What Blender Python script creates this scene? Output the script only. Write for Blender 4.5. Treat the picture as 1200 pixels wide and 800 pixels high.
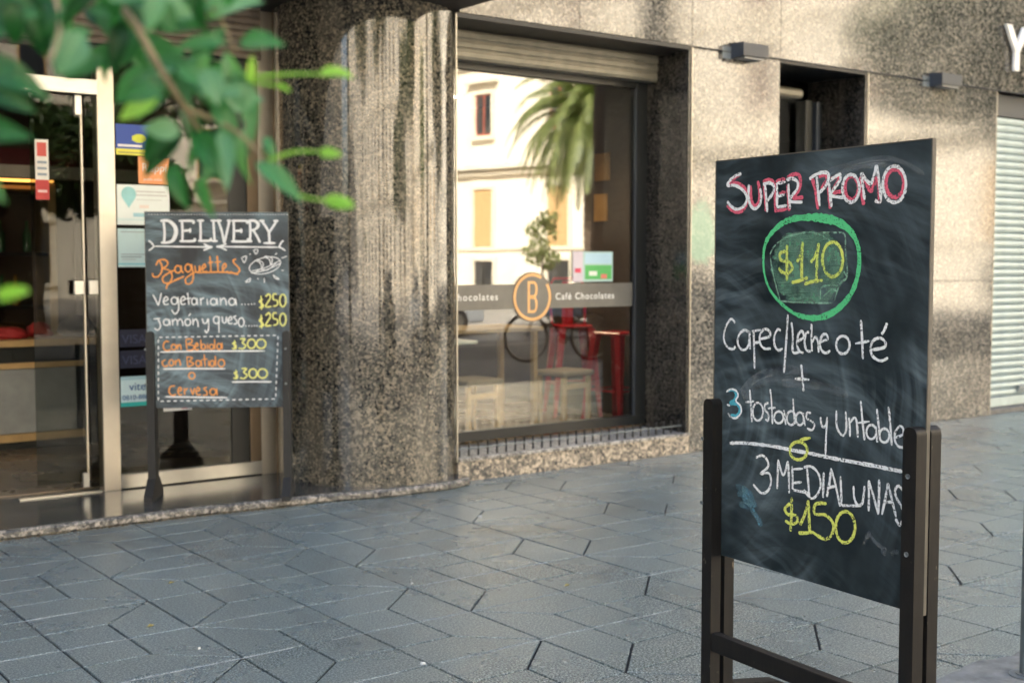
import bpy, bmesh, math, random
from mathutils import Vector, Matrix, Euler, noise
from math import radians as R, sin, cos, pi, atan2, sqrt
random.seed(7)
S = bpy.context.scene
for o in list(bpy.data.objects): bpy.data.objects.remove(o)
C = S.collection
# ------------------------------------------------------------------ camera
F, HC, YAW = 1460.0, 1.4, R(53.3)
PIT = atan2(92, F)
CAM = Vector((0, -6.55, HC))
FW = Vector((cos(YAW)*cos(PIT), sin(YAW)*cos(PIT), -sin(PIT)))
RT = Vector((sin(YAW), -cos(YAW), 0)); UP = RT.cross(FW)
cd = bpy.data.cameras.new('camera'); cam = bpy.data.objects.new('camera', cd); C.objects.link(cam)
M = Matrix((RT, UP, -FW)).transposed().to_4x4(); M.translation = CAM; cam.matrix_world = M
cd.lens = F/1200*36; cd.sensor_width = 36; cd.clip_end = 600; cd.clip_start = .05
cd.dof.use_dof = True; cd.dof.focus_distance = 3.45; cd.dof.aperture_fstop = 4.0
S.camera = cam
# ------------------------------------------------------------------ world, sun, exposure
SUN_EL, SUN_AZ = R(40), atan2(-.75, .66)          # azimuth clockwise from +Y
w = bpy.data.worlds.new('World'); S.world = w; w.use_nodes = True
nt = w.node_tree; bg = nt.nodes['Background']
sky = nt.nodes.new('ShaderNodeTexSky'); sky.sky_type = 'NISHITA'; sky.sun_disc = False
sky.sun_elevation = SUN_EL; sky.sun_rotation = SUN_AZ; sky.air_density = 1.0; sky.dust_density = 4.0; sky.ozone_density = .5
nt.links.new(sky.outputs[0], bg.inputs[0]); bg.inputs[1].default_value = .13
sl = bpy.data.lights.new('sun', 'SUN'); sl.energy = 5.0; sl.angle = R(.5); sl.color = (1, .93, .82)
so = bpy.data.objects.new('sun', sl); C.objects.link(so)
sd = Vector((sin(SUN_AZ)*cos(SUN_EL), cos(SUN_AZ)*cos(SUN_EL), sin(SUN_EL)))
so.rotation_euler = sd.to_track_quat('Z', 'Y').to_euler(); so.location = (0, 0, 30)
S.view_settings.view_transform = 'Standard'; S.view_settings.look = 'None'
S.view_settings.exposure = 2.68; S.view_settings.gamma = 1

# ------------------------------------------------------------------ helpers
def ray(px, py): return (FW + RT*((px-600)/F) + UP*((400-py)/F))
def at(px, py, d): return CAM + ray(px, py)*d
def on_plane(px, py, p0, n):
    r = ray(px, py); return CAM + r*((p0-CAM).dot(n)/r.dot(n))
def on_wall(px, py, y=0): return on_plane(px, py, Vector((0, y, 0)), Vector((0, 1, 0)))
ORG = {}
def thing(name, label, cat, loc=(0, 0, 0), rotz=0, group=None):
    o = bpy.data.objects.new(name, None); C.objects.link(o); o.empty_display_size = .1
    o.location = loc; o.rotation_euler = (0, 0, rotz)
    tag(o, label, cat, group); return o
def tag(o, label=None, cat=None, group=None, kind=None):
    if label: o['label'] = label
    if cat: o['category'] = cat
    if group: o['group'] = group
    if kind: o['kind'] = kind
    return o
def obj(name, me, mat=None, parent=None, loc=None, kind=None, label=None):
    o = bpy.data.objects.new(name, me); C.objects.link(o)
    if mat is not None and len(me.materials) == 0: me.materials.append(mat)
    if parent: o.parent = parent
    if loc is not None: o.location = loc
    if kind: o['kind'] = kind
    if label: o['label'] = label
    return o
def copy_tree(o, parent=None):
    c = o.copy(); C.objects.link(c)
    if parent: c.parent = parent
    for ch in [x for x in C.objects if x.parent == o]: copy_tree(ch, c)
    return c
class MB:
    def __init__(s): s.v = []; s.f = []; s.sm = False
    def add(s, vs, fs):
        n = len(s.v); s.v += [tuple(q) for q in vs]; s.f += [tuple(i+n for i in f) for f in fs]; return s
    def box(s, a, b, bv=0, rot=None, piv=None):
        x0, y0, z0 = a; x1, y1, z1 = b
        if bv:
            bm = bmesh.new(); bmesh.ops.create_cube(bm, size=1)
            for v in bm.verts: v.co = Vector((x0+(x1-x0)*(v.co.x+.5), y0+(y1-y0)*(v.co.y+.5), z0+(z1-z0)*(v.co.z+.5)))
            bmesh.ops.bevel(bm, geom=bm.edges[:], offset=bv, segments=1, affect='EDGES')
            vs = [v.co.copy() for v in bm.verts]; fs = [[v.index for v in f.verts] for f in bm.faces]; bm.free()
        else:
            vs = [Vector(q) for q in ((x0,y0,z0),(x1,y0,z0),(x1,y1,z0),(x0,y1,z0),(x0,y0,z1),(x1,y0,z1),(x1,y1,z1),(x0,y1,z1))]
            fs = [(3,2,1,0),(4,5,6,7),(0,1,5,4),(1,2,6,5),(2,3,7,6),(3,0,4,7)]
        if rot is not None:
            p = Vector(piv) if piv is not None else (Vector(a)+Vector(b))/2
            vs = [rot @ (v-p) + p for v in vs]
        return s.add(vs, fs)
    def tube(s, pts, r, n=8, cap=True):
        pts = [Vector(p) for p in pts]; N = len(pts); rr = r if isinstance(r, (list, tuple)) else [r]*N
        vs = []; fs = []; up = Vector((.13, .27, .95)).normalized()
        for i, p in enumerate(pts):
            t = (pts[min(i+1, N-1)]-pts[max(i-1, 0)]).normalized()
            a = t.cross(up)
            if a.length < .1: a = t.cross(Vector((1, 0, 0)))
            a.normalize(); b = t.cross(a)
            for k in range(n):
                th = 2*pi*k/n; vs.append(p + (a*cos(th)+b*sin(th))*rr[i])
        for i in range(N-1):
            for k in range(n):
                k2 = (k+1) % n; fs.append((i*n+k, i*n+k2, (i+1)*n+k2, (i+1)*n+k))
        if cap: fs.append(tuple(range(n))[::-1]); fs.append(tuple((N-1)*n+k for k in range(n)))
        return s.add(vs, fs)
    def prism(s, poly, d0, d1, axis='y'):
        n = len(poly)
        def P(a, b, d): return {'y': (a, d, b), 'x': (d, a, b), 'z': (a, b, d)}[axis]
        vs = [P(a, b, d0) for a, b in poly]+[P(a, b, d1) for a, b in poly]
        fs = [tuple(range(n)), tuple(range(2*n-1, n-1, -1))]+[(i, i+n, (i+1) % n+n, (i+1) % n) for i in range(n)]
        return s.add(vs, fs)
    def lathe(s, prof, c=(0, 0, 0), n=20):
        vs = []; fs = []; m = len(prof)
        for k in range(n):
            th = 2*pi*k/n
            for r, z in prof: vs.append((c[0]+r*cos(th), c[1]+r*sin(th), c[2]+z))
        for k in range(n):
            for i in range(m-1):
                a = k*m+i; b = ((k+1) % n)*m+i; fs.append((a, b, b+1, a+1))
        return s.add(vs, fs)
    def mesh(s, name='mesh', smooth=False, fix=True):
        me = bpy.data.meshes.new(name); me.from_pydata(s.v, [], s.f)
        if fix:
            bm = bmesh.new(); bm.from_mesh(me); bmesh.ops.recalc_face_normals(bm, faces=bm.faces); bm.to_mesh(me); bm.free()
        if smooth:
            for p in me.polygons: p.use_smooth = True
        me.update(); return me
    def build(s, name, mat, parent=None, loc=None, smooth=False, kind=None, label=None, fix=True):
        return obj(name, s.mesh(name, smooth, fix), mat, parent, loc, kind, label)
def B(name, mat, a, b, parent=None, bv=0, kind=None, label=None, off=None):
    if off is not None: a = [a[i]-off[i] for i in range(3)]; b = [b[i]-off[i] for i in range(3)]
    return MB().box(a, b, bv).build(name, mat, parent, kind=kind, label=label)

# ------------------------------------------------------------------ materials
class N:
    def __init__(s, name):
        s.m = bpy.data.materials.new(name); s.m.use_nodes = True; s.t = s.m.node_tree; s.p = s.t.nodes['Principled BSDF']
        s.out = s.t.nodes['Material Output']; s._co = None
    def n(s, typ, **k):
        q = s.t.nodes.new('ShaderNode'+typ)
        for a, v in k.items(): setattr(q, a, v)
        return q
    def l(s, a, b): s.t.links.new(a, b); return s
    def co(s, sc=(1, 1, 1), world=False):
        if world: g = s.n('NewGeometry').outputs['Position']
        else: g = s.n('TexCoord').outputs['Object']
        mp = s.n('Mapping'); mp.inputs['Scale'].default_value = sc; s.l(g, mp.inputs[0]); return mp.outputs[0]
    def noise(s, scale, detail=4, rough=.55, vec=None, dist=0):
        q = s.n('TexNoise'); q.inputs['Scale'].default_value = scale; q.inputs['Detail'].default_value = detail
        q.inputs['Roughness'].default_value = rough; q.inputs['Distortion'].default_value = dist
        if vec is not None: s.l(vec, q.inputs['Vector'])
        return q.outputs['Fac']
    def vor(s, scale, vec=None, out='Distance', feature='F1', rnd=1):
        q = s.n('TexVoronoi'); q.feature = feature; q.inputs['Scale'].default_value = scale; q.inputs['Randomness'].default_value = rnd
        if vec is not None: s.l(vec, q.inputs['Vector'])
        return q.outputs[out]
    def ramp(s, fac, stops, interp='LINEAR'):
        q = s.n('ValToRGB'); e = q.color_ramp; e.interpolation = interp
        while len(e.elements) < len(stops): e.elements.new(.5)
        for el, (p, c) in zip(e.elements, stops):
            el.position = p; el.color = (*c, 1) if len(c) == 3 else c
        s.l(fac, q.inputs[0]); return q.outputs[0]
    def mix(s, fac, a, b, mode='MIX'):
        q = s.n('Mix'); q.data_type = 'RGBA'; q.blend_type = mode
        for i, v in ((0, fac), (6, a), (7, b)):
            if isinstance(v, (int, float)): q.inputs[i].default_value = v if i == 0 else (v, v, v, 1)
            elif isinstance(v, tuple): q.inputs[i].default_value = (*v, 1)
            else: s.l(v, q.inputs[i])
        return q.outputs[2]
    def math(s, op, a, b=0., c=None):
        q = s.n('Math', operation=op)
        for i, v in ((0, a), (1, b), (2, c)):
            if v is None: continue
            if isinstance(v, (int, float)): q.inputs[i].default_value = v
            else: s.l(v, q.inputs[i])
        return q.outputs[0]
    def bump(s, h, st=.2, d=.002):
        q = s.n('Bump'); q.inputs['Strength'].default_value = st; q.inputs['Distance'].default_value = d
        s.l(h, q.inputs['Height']); s.l(q.outputs[0], s.p.inputs['Normal']); return s
    def set(s, col=None, rough=None, metal=None, ior=None, **k):
        for nm, v in (('Base Color', col), ('Roughness', rough), ('Metallic', metal), ('IOR', ior)):
            if v is None: continue
            if isinstance(v, (int, float)): s.p.inputs[nm].default_value = v
            elif isinstance(v, tuple): s.p.inputs[nm].default_value = (*v, 1)
            else: s.l(v, s.p.inputs[nm])
        return s
def plain(name, col, rough=.5, metal=0, var=.15, scale=8, bump=.1, ior=1.5):
    q = N(name); f = q.noise(scale, 5, .6, q.co())
    a = tuple(c*(1-var) for c in col); b = tuple(min(1, c*(1+var)) for c in col)
    q.set(q.ramp(f, [(.3, a), (.7, b)]), q.math('ADD', q.math('MULTIPLY', f, .2), rough-.1), metal, ior)
    if bump: q.bump(q.noise(scale*12, 3, .6, q.co()), bump, .001)
    return q.m
def granite(name, dark=.035, mid=(.12, .11, .095), light=(.34, .29, .24), rough=.10, stain=False, bumpst=.03, ior=1.6, sp=1.0):
    q = N(name); v = q.co(world=True)
    warp = q.n('TexNoise'); warp.inputs['Scale'].default_value = 60; q.l(v, warp.inputs['Vector'])
    add = q.n('VectorMath', operation='MULTIPLY_ADD'); q.l(warp.outputs['Color'], add.inputs[0]); add.inputs[1].default_value = (.022,)*3; q.l(v, add.inputs[2])
    vv = add.outputs[0]
    cell = q.vor(50*sp, vv, 'Color'); sep = q.n('SeparateColor'); q.l(cell, sep.inputs[0])
    cell2 = q.vor(105*sp, vv, 'Color'); sep2 = q.n('SeparateColor'); q.l(cell2, sep2.inputs[0])
    big = q.noise(2.2, 4, .6, v)
    f = q.math('ADD', q.math('MULTIPLY', sep.outputs[0], .62), q.math('MULTIPLY', sep2.outputs[1], .38))
    f = q.math('ADD', f, q.math('MULTIPLY', q.math('SUBTRACT', big, .5), .5))
    d = (dark, dark*1.0, dark*.92)
    c = q.ramp(f, [(.22, d), (.42, mid), (.60, tuple(x*1.35 for x in mid)), (.72, light), (.9, tuple(min(1, x*1.25) for x in light))])
    c = q.mix(q.math('GREATER_THAN', sep.outputs[2], .93), c, (dark*.5, dark*.5, dark*.5))
    oi = q.n('ObjectInfo'); tone = q.math('ADD', q.math('MULTIPLY', oi.outputs['Random'], .16), .92)
    cc = q.n('CombineColor'); [q.l(tone, cc.inputs[i]) for i in range(3)]
    c = q.mix(1.0, c, cc.outputs[0], 'MULTIPLY')
    # water runs and wear, paler at random
    runs = q.noise(1.0, 5, .65, q.co((5, 5, .6), world=True))
    c = q.mix(q.math('MULTIPLY', q.ramp(runs, [(.52, (0, 0, 0)), (.75, (1, 1, 1))]), .25), c, (.33, .29, .23))
    rr = q.math('ADD', rough, q.math('MULTIPLY', q.noise(3.5, 5, .7, v), min(.10, rough*1.5)))
    if stain:       # cleaned-off green paint beside the window
        ve = q.n('VectorMath', operation='SUBTRACT'); q.l(v, ve.inputs[0]); ve.inputs[1].default_value = (6.62, 0, 1.62)
        sc = q.n('VectorMath', operation='MULTIPLY'); q.l(ve.outputs[0], sc.inputs[0]); sc.inputs[1].default_value = (2.6, 1, 2.1)
        ln = q.n('VectorMath', operation='LENGTH'); q.l(sc.outputs[0], ln.inputs[0])
        k = q.math('ADD', ln.outputs['Value'], q.math('MULTIPLY', q.noise(5, 5, .7, v), .9))
        k = q.ramp(k, [(.8, (.65, .65, .65)), (1.2, (0, 0, 0))])
        c = q.mix(k, c, (.24, .46, .32)); rr = q.math('ADD', rr, q.math('MULTIPLY', k, .25))
    q.set(c, rr, 0, ior).bump(q.noise(300, 2, .5, v), bumpst, .001)
    return q.m
G_pol = granite('polished_granite', sp=1.35)
G_pier = granite('polished_granite_pier', dark=.022, mid=(.080, .080, .070), light=(.24, .215, .175), stain=True, rough=.05, ior=1.72, sp=1.35, bumpst=.015)
G_rough = granite('rough_granite', dark=.06, mid=(.2, .185, .165), light=(.5, .45, .4), rough=.55, bumpst=.6)
G_shade = granite('shaded_granite', dark=.008, mid=(.024, .023, .020), light=(.07, .062, .054), rough=.10, ior=1.45, sp=1.5)  # the wall granite again, with the shade of the reveals put into its colour
G_step = granite('dark_step_stone', dark=.02, mid=(.045, .05, .052), light=(.085, .09, .09), rough=.13, sp=1.6)
G_sill = granite('pale_sill_stone', dark=.1, mid=(.26, .25, .23), light=(.5, .48, .44), rough=.35)

def m_tile():
    q = N('paving_stone'); v = q.co(world=True)
    f = q.noise(125, 4, .75, v); f2 = q.noise(1.3, 5, .6, v); f3 = q.noise(9, 5, .7, v)
    c = q.ramp(f, [(.35, (.030, .045, .046)), (.5, (.125, .162, .163)), (.60, (.29, .345, .34)), (.71, (.64, .73, .71))])
    oi = q.n('ObjectInfo'); tone = q.math('ADD', q.math('MULTIPLY', oi.outputs['Random'], .12), .96)
    tone = q.math('MULTIPLY', tone, q.math('ADD', q.math('MULTIPLY', f2, .5), .75))
    cc = q.n('CombineColor'); [q.l(tone, cc.inputs[i]) for i in range(3)]
    c = q.mix(1., c, cc.outputs[0], 'MULTIPLY')
    c = q.mix(q.ramp(f3, [(.56, (0, 0, 0)), (.75, (.45, .45, .45))]), c, (.26, .27, .25))
    st = q.noise(.7, 6, .7, q.co((1, 1, 1), world=True), 1.2); c = q.mix(q.ramp(st, [(.55, (0, 0, 0)), (.68, (.55, .55, .55))]), c, (.07, .085, .085))
    sp = q.vor(2.4, v); c = q.mix(q.math('MULTIPLY', q.math('LESS_THAN', sp, .028), .75), c, (.03, .03, .03))
    q.set(c, q.math('ADD', q.math('MULTIPLY', f2, .20), .18), 0, 1.65).bump(q.noise(150, 4, .75, v), .6, .0025)
    return q.m
M_tile = m_tile()
M_mortar = plain('dark_joint', (.014, .016, .017), .9, bump=.5, scale=20)
M_filler = plain('cement_joint', (.40, .41, .39), .9, var=.5, scale=9, bump=.6)
M_conc = plain('old_concrete', (.17, .165, .15), .85, var=.4, scale=9, bump=.8)
M_asph = plain('asphalt', (.05, .052, .055), .8, var=.3, scale=6, bump=.6)
M_plaza = plain('plaza_paving', (.30, .28, .25), .8, var=.2, scale=.6, bump=.3)
M_steel = None
def m_metal(name, col, rough, aniso=0, vert=True):
    q = N(name); v = q.co((60, 60, 1.2) if vert else (1.2, 60, 60)); f = q.noise(4, 4, .6, v); g = q.noise(3, 4, .6, q.co())
    q.set(q.ramp(g, [(.3, tuple(c*.8 for c in col)), (.7, col)]), q.math('ADD', q.math('MULTIPLY', f, .22), rough), 1).bump(f, .06, .001)
    return q.m
M_steel = m_metal('brushed_steel', (.74, .69, .60), .36)
M_steelh = m_metal('brushed_steel_plate', (.60, .60, .58), .22, vert=False)
M_alu = m_metal('anodised_trim', (.55, .52, .46), .3)
M_bronze = m_metal('bronze_profile', (.22, .17, .12), .35)
M_frame = plain('dark_window_frame', (.014, .016, .016), .35, bump=.02)
M_black = plain('black_soffit', (.012, .012, .013), .45, bump=.05)
M_lampm = plain('charcoal_lamp_metal', (.035, .042, .052), .45, var=.1, bump=.05)
M_shutter = plain('galvanised_shutter', (.42, .50, .50), .42, metal=.35, var=.12, bump=.05)
M_shut2 = plain('old_cream_shutter', (.20, .19, .155), .45, metal=.2, var=.25, bump=.1)
M_shut3 = plain('brown_shutter', (.20, .165, .13), .45, metal=.2, var=.25, bump=.1)
M_cream = plain('cream_render', (.80, .73, .60), .85, var=.08, scale=.7, bump=.2)
M_trimw = plain('pale_moulding', (.70, .64, .52), .8, var=.08)
M_wood = plain('ochre_shutter_wood', (.55, .36, .17), .6, var=.15)
M_winred = plain('red_window_frame', (.42, .10, .06), .5)
M_pole = plain('galvanised_bollard', (.22, .25, .26), .5, metal=.5, var=.2, bump=.1)
def m_glass(name, tint=(.93, .95, .93), ior=1.5, boost=1.9, add=.01):
    q = N(name); q.t.nodes.remove(q.p)
    fr = q.n('Fresnel'); gm = q.n('NewGeometry'); q.l(q.math('ADD', q.math('MULTIPLY', gm.outputs['Backfacing'], 1/ior-ior), ior), fr.inputs[0])
    f = q.math('MINIMUM', q.math('ADD', q.math('MULTIPLY', fr.outputs[0], boost), add), 1.)
    tr = q.n('BsdfTransparent'); tr.inputs[0].default_value = (*tint, 1)
    gl = q.n('BsdfGlossy'); gl.inputs['Roughness'].default_value = .0; gl.inputs[0].default_value = (1, 1, 1, 1)
    mx = q.n('MixShader'); q.l(f, mx.inputs[0]); q.l(tr.outputs[0], mx.inputs[1]); q.l(gl.outputs[0], mx.inputs[2])
    # very slight waviness of float glass
    bp = q.n('Bump'); bp.inputs['Strength'].default_value = .012; bp.inputs['Distance'].default_value = .02
    q.l(q.noise(1.6, 2, .5, q.co()), bp.inputs['Height']); q.l(bp.outputs[0], gl.inputs['Normal'])
    q.l(mx.outputs[0], q.out.inputs[0]); return q.m
M_glass = m_glass('shop_glass', (.88, .9, .88), 1.5, 2.2)
M_glass2 = m_glass('door_glass', (.60, .62, .60), 1.5, .28)
M_glass3 = m_glass('side_glass', (.62, .64, .62), 1.5, .75)
M_wglass = N('far_window_glass').set((.03, .035, .04), .08).m
def m_leaf(name, a, b, tr=.35, rough=.35, vein=True):
    q = N(name); f = q.noise(30, 3, .5, q.co()); oi = q.n('ObjectInfo')
    geo = q.n('NewGeometry'); src = oi.outputs['Random'] if vein else geo.outputs['Random Per Island']; k = q.math('ADD', q.math('MULTIPLY', src, .8), q.math('MULTIPLY', f, .3))
    if vein:
        sx = q.n('SeparateXYZ'); q.l(q.co(), sx.inputs[0]); ay = q.math('ABSOLUTE', sx.outputs[1])
        side = q.math('FRACT', q.math('MULTIPLY', q.math('ADD', sx.outputs[0], q.math('MULTIPLY', ay, -.8)), 8))
        vn = q.math('MAXIMUM', q.math('LESS_THAN', ay, .014), q.math('MULTIPLY', q.math('LESS_THAN', side, .10), .5)); k = q.math('ADD', k, q.math('MULTIPLY', vn, .5))
    c = q.ramp(k, [(.1, a), (.95, b)]); q.set(c, rough, 0)
    tl = q.n('BsdfTranslucent'); q.l(q.mix(1., c, (.9, 1.3, .35), 'MULTIPLY'), tl.inputs[0])
    mx = q.n('MixShader'); mx.inputs[0].default_value = tr; q.l(q.p.outputs[0], mx.inputs[1]); q.l(tl.outputs[0], mx.inputs[2])
    q.l(mx.outputs[0], q.out.inputs[0]); return q.m
M_leafd = m_leaf('dark_leaf', (.004, .05, .010), (.02, .15, .03), .35, .45)
M_leafm = m_leaf('mid_leaf', (.025, .15, .04), (.07, .25, .09), .4, .45)
M_leafl = m_leaf('grey_green_leaf', (.08, .25, .13), (.20, .40, .21), .4, .4)
M_shoot = m_leaf('young_shoot', (.24, .50, .05), (.36, .62, .10), .4)
M_crown = m_leaf('tree_foliage', (.03, .065, .018), (.09, .14, .04), .3, .5, False)
M_palm = m_leaf('palm_frond', (.08, .12, .035), (.26, .28, .10), .3, .45, False)
M_bark = plain('bark', (.09, .065, .045), .9, var=.4, scale=5, bump=.8)
M_twig = plain('twig_bark', (.24, .19, .11), .7, var=.3, scale=30)

def m_board(name, tint, rnd, wear=1.0):
    q = N(name); v0 = q.co()
    off = q.n('Mapping'); off.inputs['Location'].default_value = (rnd, rnd*.7, rnd*1.3); q.l(v0, off.inputs[0]); v = off.outputs[0]
    # arm-swept eraser arcs: rings round points below the board, broken up by noise
    def swirl(c, sc, seed):
        a = q.n('VectorMath', operation='SUBTRACT'); q.l(v0, a.inputs[0]); a.inputs[1].default_value = c
        ln = q.n('VectorMath', operation='LENGTH'); q.l(a.outputs[0], ln.inputs[0])
        n1 = q.noise(3, 3, .5, v)
        r = q.math('ADD', ln.outputs['Value'], q.math('MULTIPLY', n1, .10))
        cx = q.n('CombineXYZ'); q.l(q.math('MULTIPLY', r, sc), cx.inputs[0]); cx.inputs[1].default_value = seed
        nn = q.n('SeparateXYZ'); q.l(v0, nn.inputs[0]); q.l(q.math('MULTIPLY', nn.outputs[0], .8), cx.inputs[2])
        st = q.noise(1, 4, .5, cx.outputs[0])
        m = q.noise(2.6, 3, .5, v)
        return q.math('MULTIPLY', q.ramp(st, [(.45, (0, 0, 0)), (.72, (1, 1, 1))]), q.ramp(m, [(.36, (0, 0, 0)), (.68, (1, 1, 1))]))
    s1 = swirl((-.15, 0, -.35), 26, 3.1); s2 = swirl((.35, 0, .1), 34, 8.4); s3 = swirl((-.1, 0, .95), 30, 5.2)
    f = q.math('ADD', q.math('ADD', s1, s2), s3)
    haze = q.noise(3.2, 5, .6, q.co((1.0, 1, 1.0)))
    f = q.math('ADD', q.math('MULTIPLY', f, .34*wear), q.math('MULTIPLY', q.ramp(haze, [(.40, (0, 0, 0)), (.8, (1, 1, 1))]), .20*wear))
    dk = q.noise(2.0, 4, .6, q.co((3.5, 1, .5)))
    base = q.ramp(dk, [(.3, tuple(c*.6 for c in tint)), (.7, tint)])
    c = q.mix(q.math('MINIMUM', f, 1.), base, (.20, .27, .30))
    q.set(c, q.math('ADD', q.math('MULTIPLY', f, .5), .45), 0, 1.35).bump(q.noise(120, 3, .6, v), .08, .001)
    return q.m
M_board1 = m_board('chalkboard', (.011, .019, .023), 0, 1.05)
M_board2 = m_board('chalkboard_dusty', (.045, .050, .056), 4.3, 2.6)
def m_chalk(name, col, cut=.40, scale=230, soft=.10, emis=0):
    q = N(name); v = q.co(); a = q.noise(scale, 3, .7, v); b = q.noise(22, 3, .6, v)
    f = q.math('ADD', a, q.math('MULTIPLY', q.math('SUBTRACT', b, .5), .35))
    q.set(q.mix(q.noise(60, 3, .6, v), tuple(c*.82 for c in col), col), .9)
    q.l(q.ramp(f, [(cut-soft, (0, 0, 0)), (cut+soft, (1, 1, 1))]), q.p.inputs['Alpha']); return q.m
K_white = m_chalk('white_chalk', (.86, .89, .88), .40, 170, .06)
K_paint = m_chalk('white_marker', (.82, .84, .84), .22)
K_pink = m_chalk('pink_chalk', (.78, .13, .20), .40, 170, .07)
K_green = m_chalk('green_chalk', (.10, .60, .24), .38, 150, .05)
K_yel = m_chalk('yellow_chalk', (.72, .78, .16), .42, 170, .06)
K_yel2 = m_chalk('pale_yellow_chalk', (.80, .80, .25), .25)
K_blue = m_chalk('blue_chalk', (.08, .45, .56), .36)
K_or = m_chalk('orange_chalk', (.85, .36, .10), .25)
K_smg = m_chalk('rubbed_green_chalk', (.16, .36, .24), .56, 16, .25)
K_smb = m_chalk('rubbed_blue_chalk', (.16, .36, .44), .62, 26, .30)
K_smw = m_chalk('rubbed_white_chalk', (.22, .26, .28), .66, 12, .35)
M_post = plain('black_painted_wood', (.014, .013, .012), .38, var=.5, scale=9, bump=.25)
def m_postwood():
    q = N('worn_black_wood'); f = q.noise(7, 6, .7, q.co((6, 6, 1))); g = q.noise(40, 4, .7, q.co((1, 1, .35)))
    c = q.ramp(f, [(.35, (.005, .005, .005)), (.7, (.013, .011, .009))]); c = q.mix(q.ramp(g, [(.66, (0, 0, 0)), (.74, (1, 1, 1))]), c, (.16, .135, .10))
    q.set(c, .55, 0, 1.4).bump(f, .2, .001); return q.m
M_post = m_postwood()
M_postg = plain('grey_painted_wood', (.014, .014, .013), .6, var=.4, scale=9, bump=.25)
M_edge = plain('pale_board_edge', (.11, .10, .08), .7, var=.3, scale=20)

# ------------------------------------------------------------------ SETTING: ground
B('ground', M_asph, (-300, -300, -.26), (300, 300, -.22), kind='structure')
B('road', M_asph, (-80, -15.8, -.20), (80, -7.2, -.14), kind='structure')
B('pavement_base', M_mortar, (-10, -4.152, -.13), (24, -.0, -.008), kind='structure')
B('concrete_strip', M_conc, (-10, -7.05, -.13), (24, -4.155, -.004), kind='structure')
B('kerb', M_conc, (-40, -7.2, -.14), (40, -7.053, .0), bv=.01, kind='structure')
B('plaza_ground', M_plaza, (-80, -120, -.18), (80, -15.8, -.02), kind='structure')
for x0 in (-30, -22, -14, -6, 2, 10, 18, 26, 34): pass
lane = MB()
for k in range(20): lane.box((-60+k*6, -11.56, -.14), (-57+k*6, -11.44, -.134))
lane.build('lane_marking', M_trimw, kind='structure')

pav = bpy.data.objects.new('pavement', None); C.objects.link(pav); pav['kind'] = 'structure'
DX, DY = .4915, .467
def clip(poly, y0, y1):
    for yy, sg in ((y0, 1), (y1, -1)):
        out = []
        for i, a in enumerate(poly):
            b = poly[(i+1) % len(poly)]; ia = (a[1]-yy)*sg >= 0; ib = (b[1]-yy)*sg >= 0
            if ia: out.append(a)
            if ia != ib:
                t = (yy-a[1])/(b[1]-a[1]); out.append((a[0]+t*(b[0]-a[0]), yy))
        poly = out
        if len(poly) < 3: return []
    return poly
def inset(poly, d):
    n = len(poly); out = []
    for i in range(n):
        a, b, c = Vector(poly[i-1]), Vector(poly[i]), Vector(poly[(i+1) % n])
        e1 = (b-a).normalized(); e2 = (c-b).normalized()
        n1 = Vector((-e1.y, e1.x)); n2 = Vector((-e2.y, e2.x))
        den = 1+n1.dot(n2)
        if den < .05: out.append(tuple(b)); continue
        out.append(tuple(b+(n1+n2)*(d/den)))
    return out
def area(p): return sum(p[i][0]*p[(i+1) % len(p)][1]-p[(i+1) % len(p)][0]*p[i][1] for i in range(len(p)))/2
def cell_polys(kind):      # kind: (side, vertex at bottom?) in cell-local metres, CCW
    side, bot = kind; a, b = DX/2, DY/2
    P = [[(0, 0), (a, b), (a, DY), (0, DY)], [(0, 0), (DX, 0), (DX, b), (a, b)], [(a, b), (DX, b), (DX, DY), (a, DY)]]
    if not bot: P = [[(x, DY-y) for x, y in p] for p in P]
    if side < 0: P = [[(DX-x, y) for x, y in p] for p in P]
    return [p if area(p) > 0 else p[::-1] for p in P]
def tile_mesh(kind, ox, oy, y0=None, y1=None, mb=None, dx=0, dy=0, g=.0050):
    mb2 = mb or MB()
    for p in cell_polys(kind):
        if y0 is not None: p = clip([(x, y) for x, y in p], y0-oy, y1-oy)
        if len(p) < 3 or area(p) < .0008: continue
        rings = []
        for d, z in ((g, -.012), (g, -.0018), (g+.0018, 0)):
            rings.append([(x+dx, y+dy, z) for x, y in inset(p, d)])
        n = len(p); vs = rings[0]+rings[1]+rings[2]; fs = [tuple(range(2*n, 3*n))]
        for k in (0, 1):
            for i in range(n): j = (i+1) % n; fs.append((k*n+i, k*n+j, (k+1)*n+j, (k+1)*n+i))
        mb2.add(vs, fs)
    return mb2
cells = []
for i in range(-16, 40):
    for j in range(-7, 3):
        even = i if i % 2 == 0 else i+1            # the hub line of this cell
        side = 1 if i % 2 == 0 else -1
        vert_par = (even//2) % 2 if side > 0 else 1-(even//2) % 2
        bot = (j % 2) == vert_par
        ox, oy = 3.802+i*DX, -1.085+j*DY
        c = Vector((ox+DX/2, min(oy+DY/2, -.1), 0)); v = c-CAM; d = v.dot(FW)
        px, py = (600+F*v.dot(RT)/d, 400-F*v.dot(UP)/d) if d > .3 else (9999, 9999)
        inview = -60 < px < 1290 and py < 880
        cells.append((0 if inview else 1, d if inview else abs(px-600)+1000, (side, bot), ox, oy, j))
cells.sort()
cache = {}; far = MB()
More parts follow.
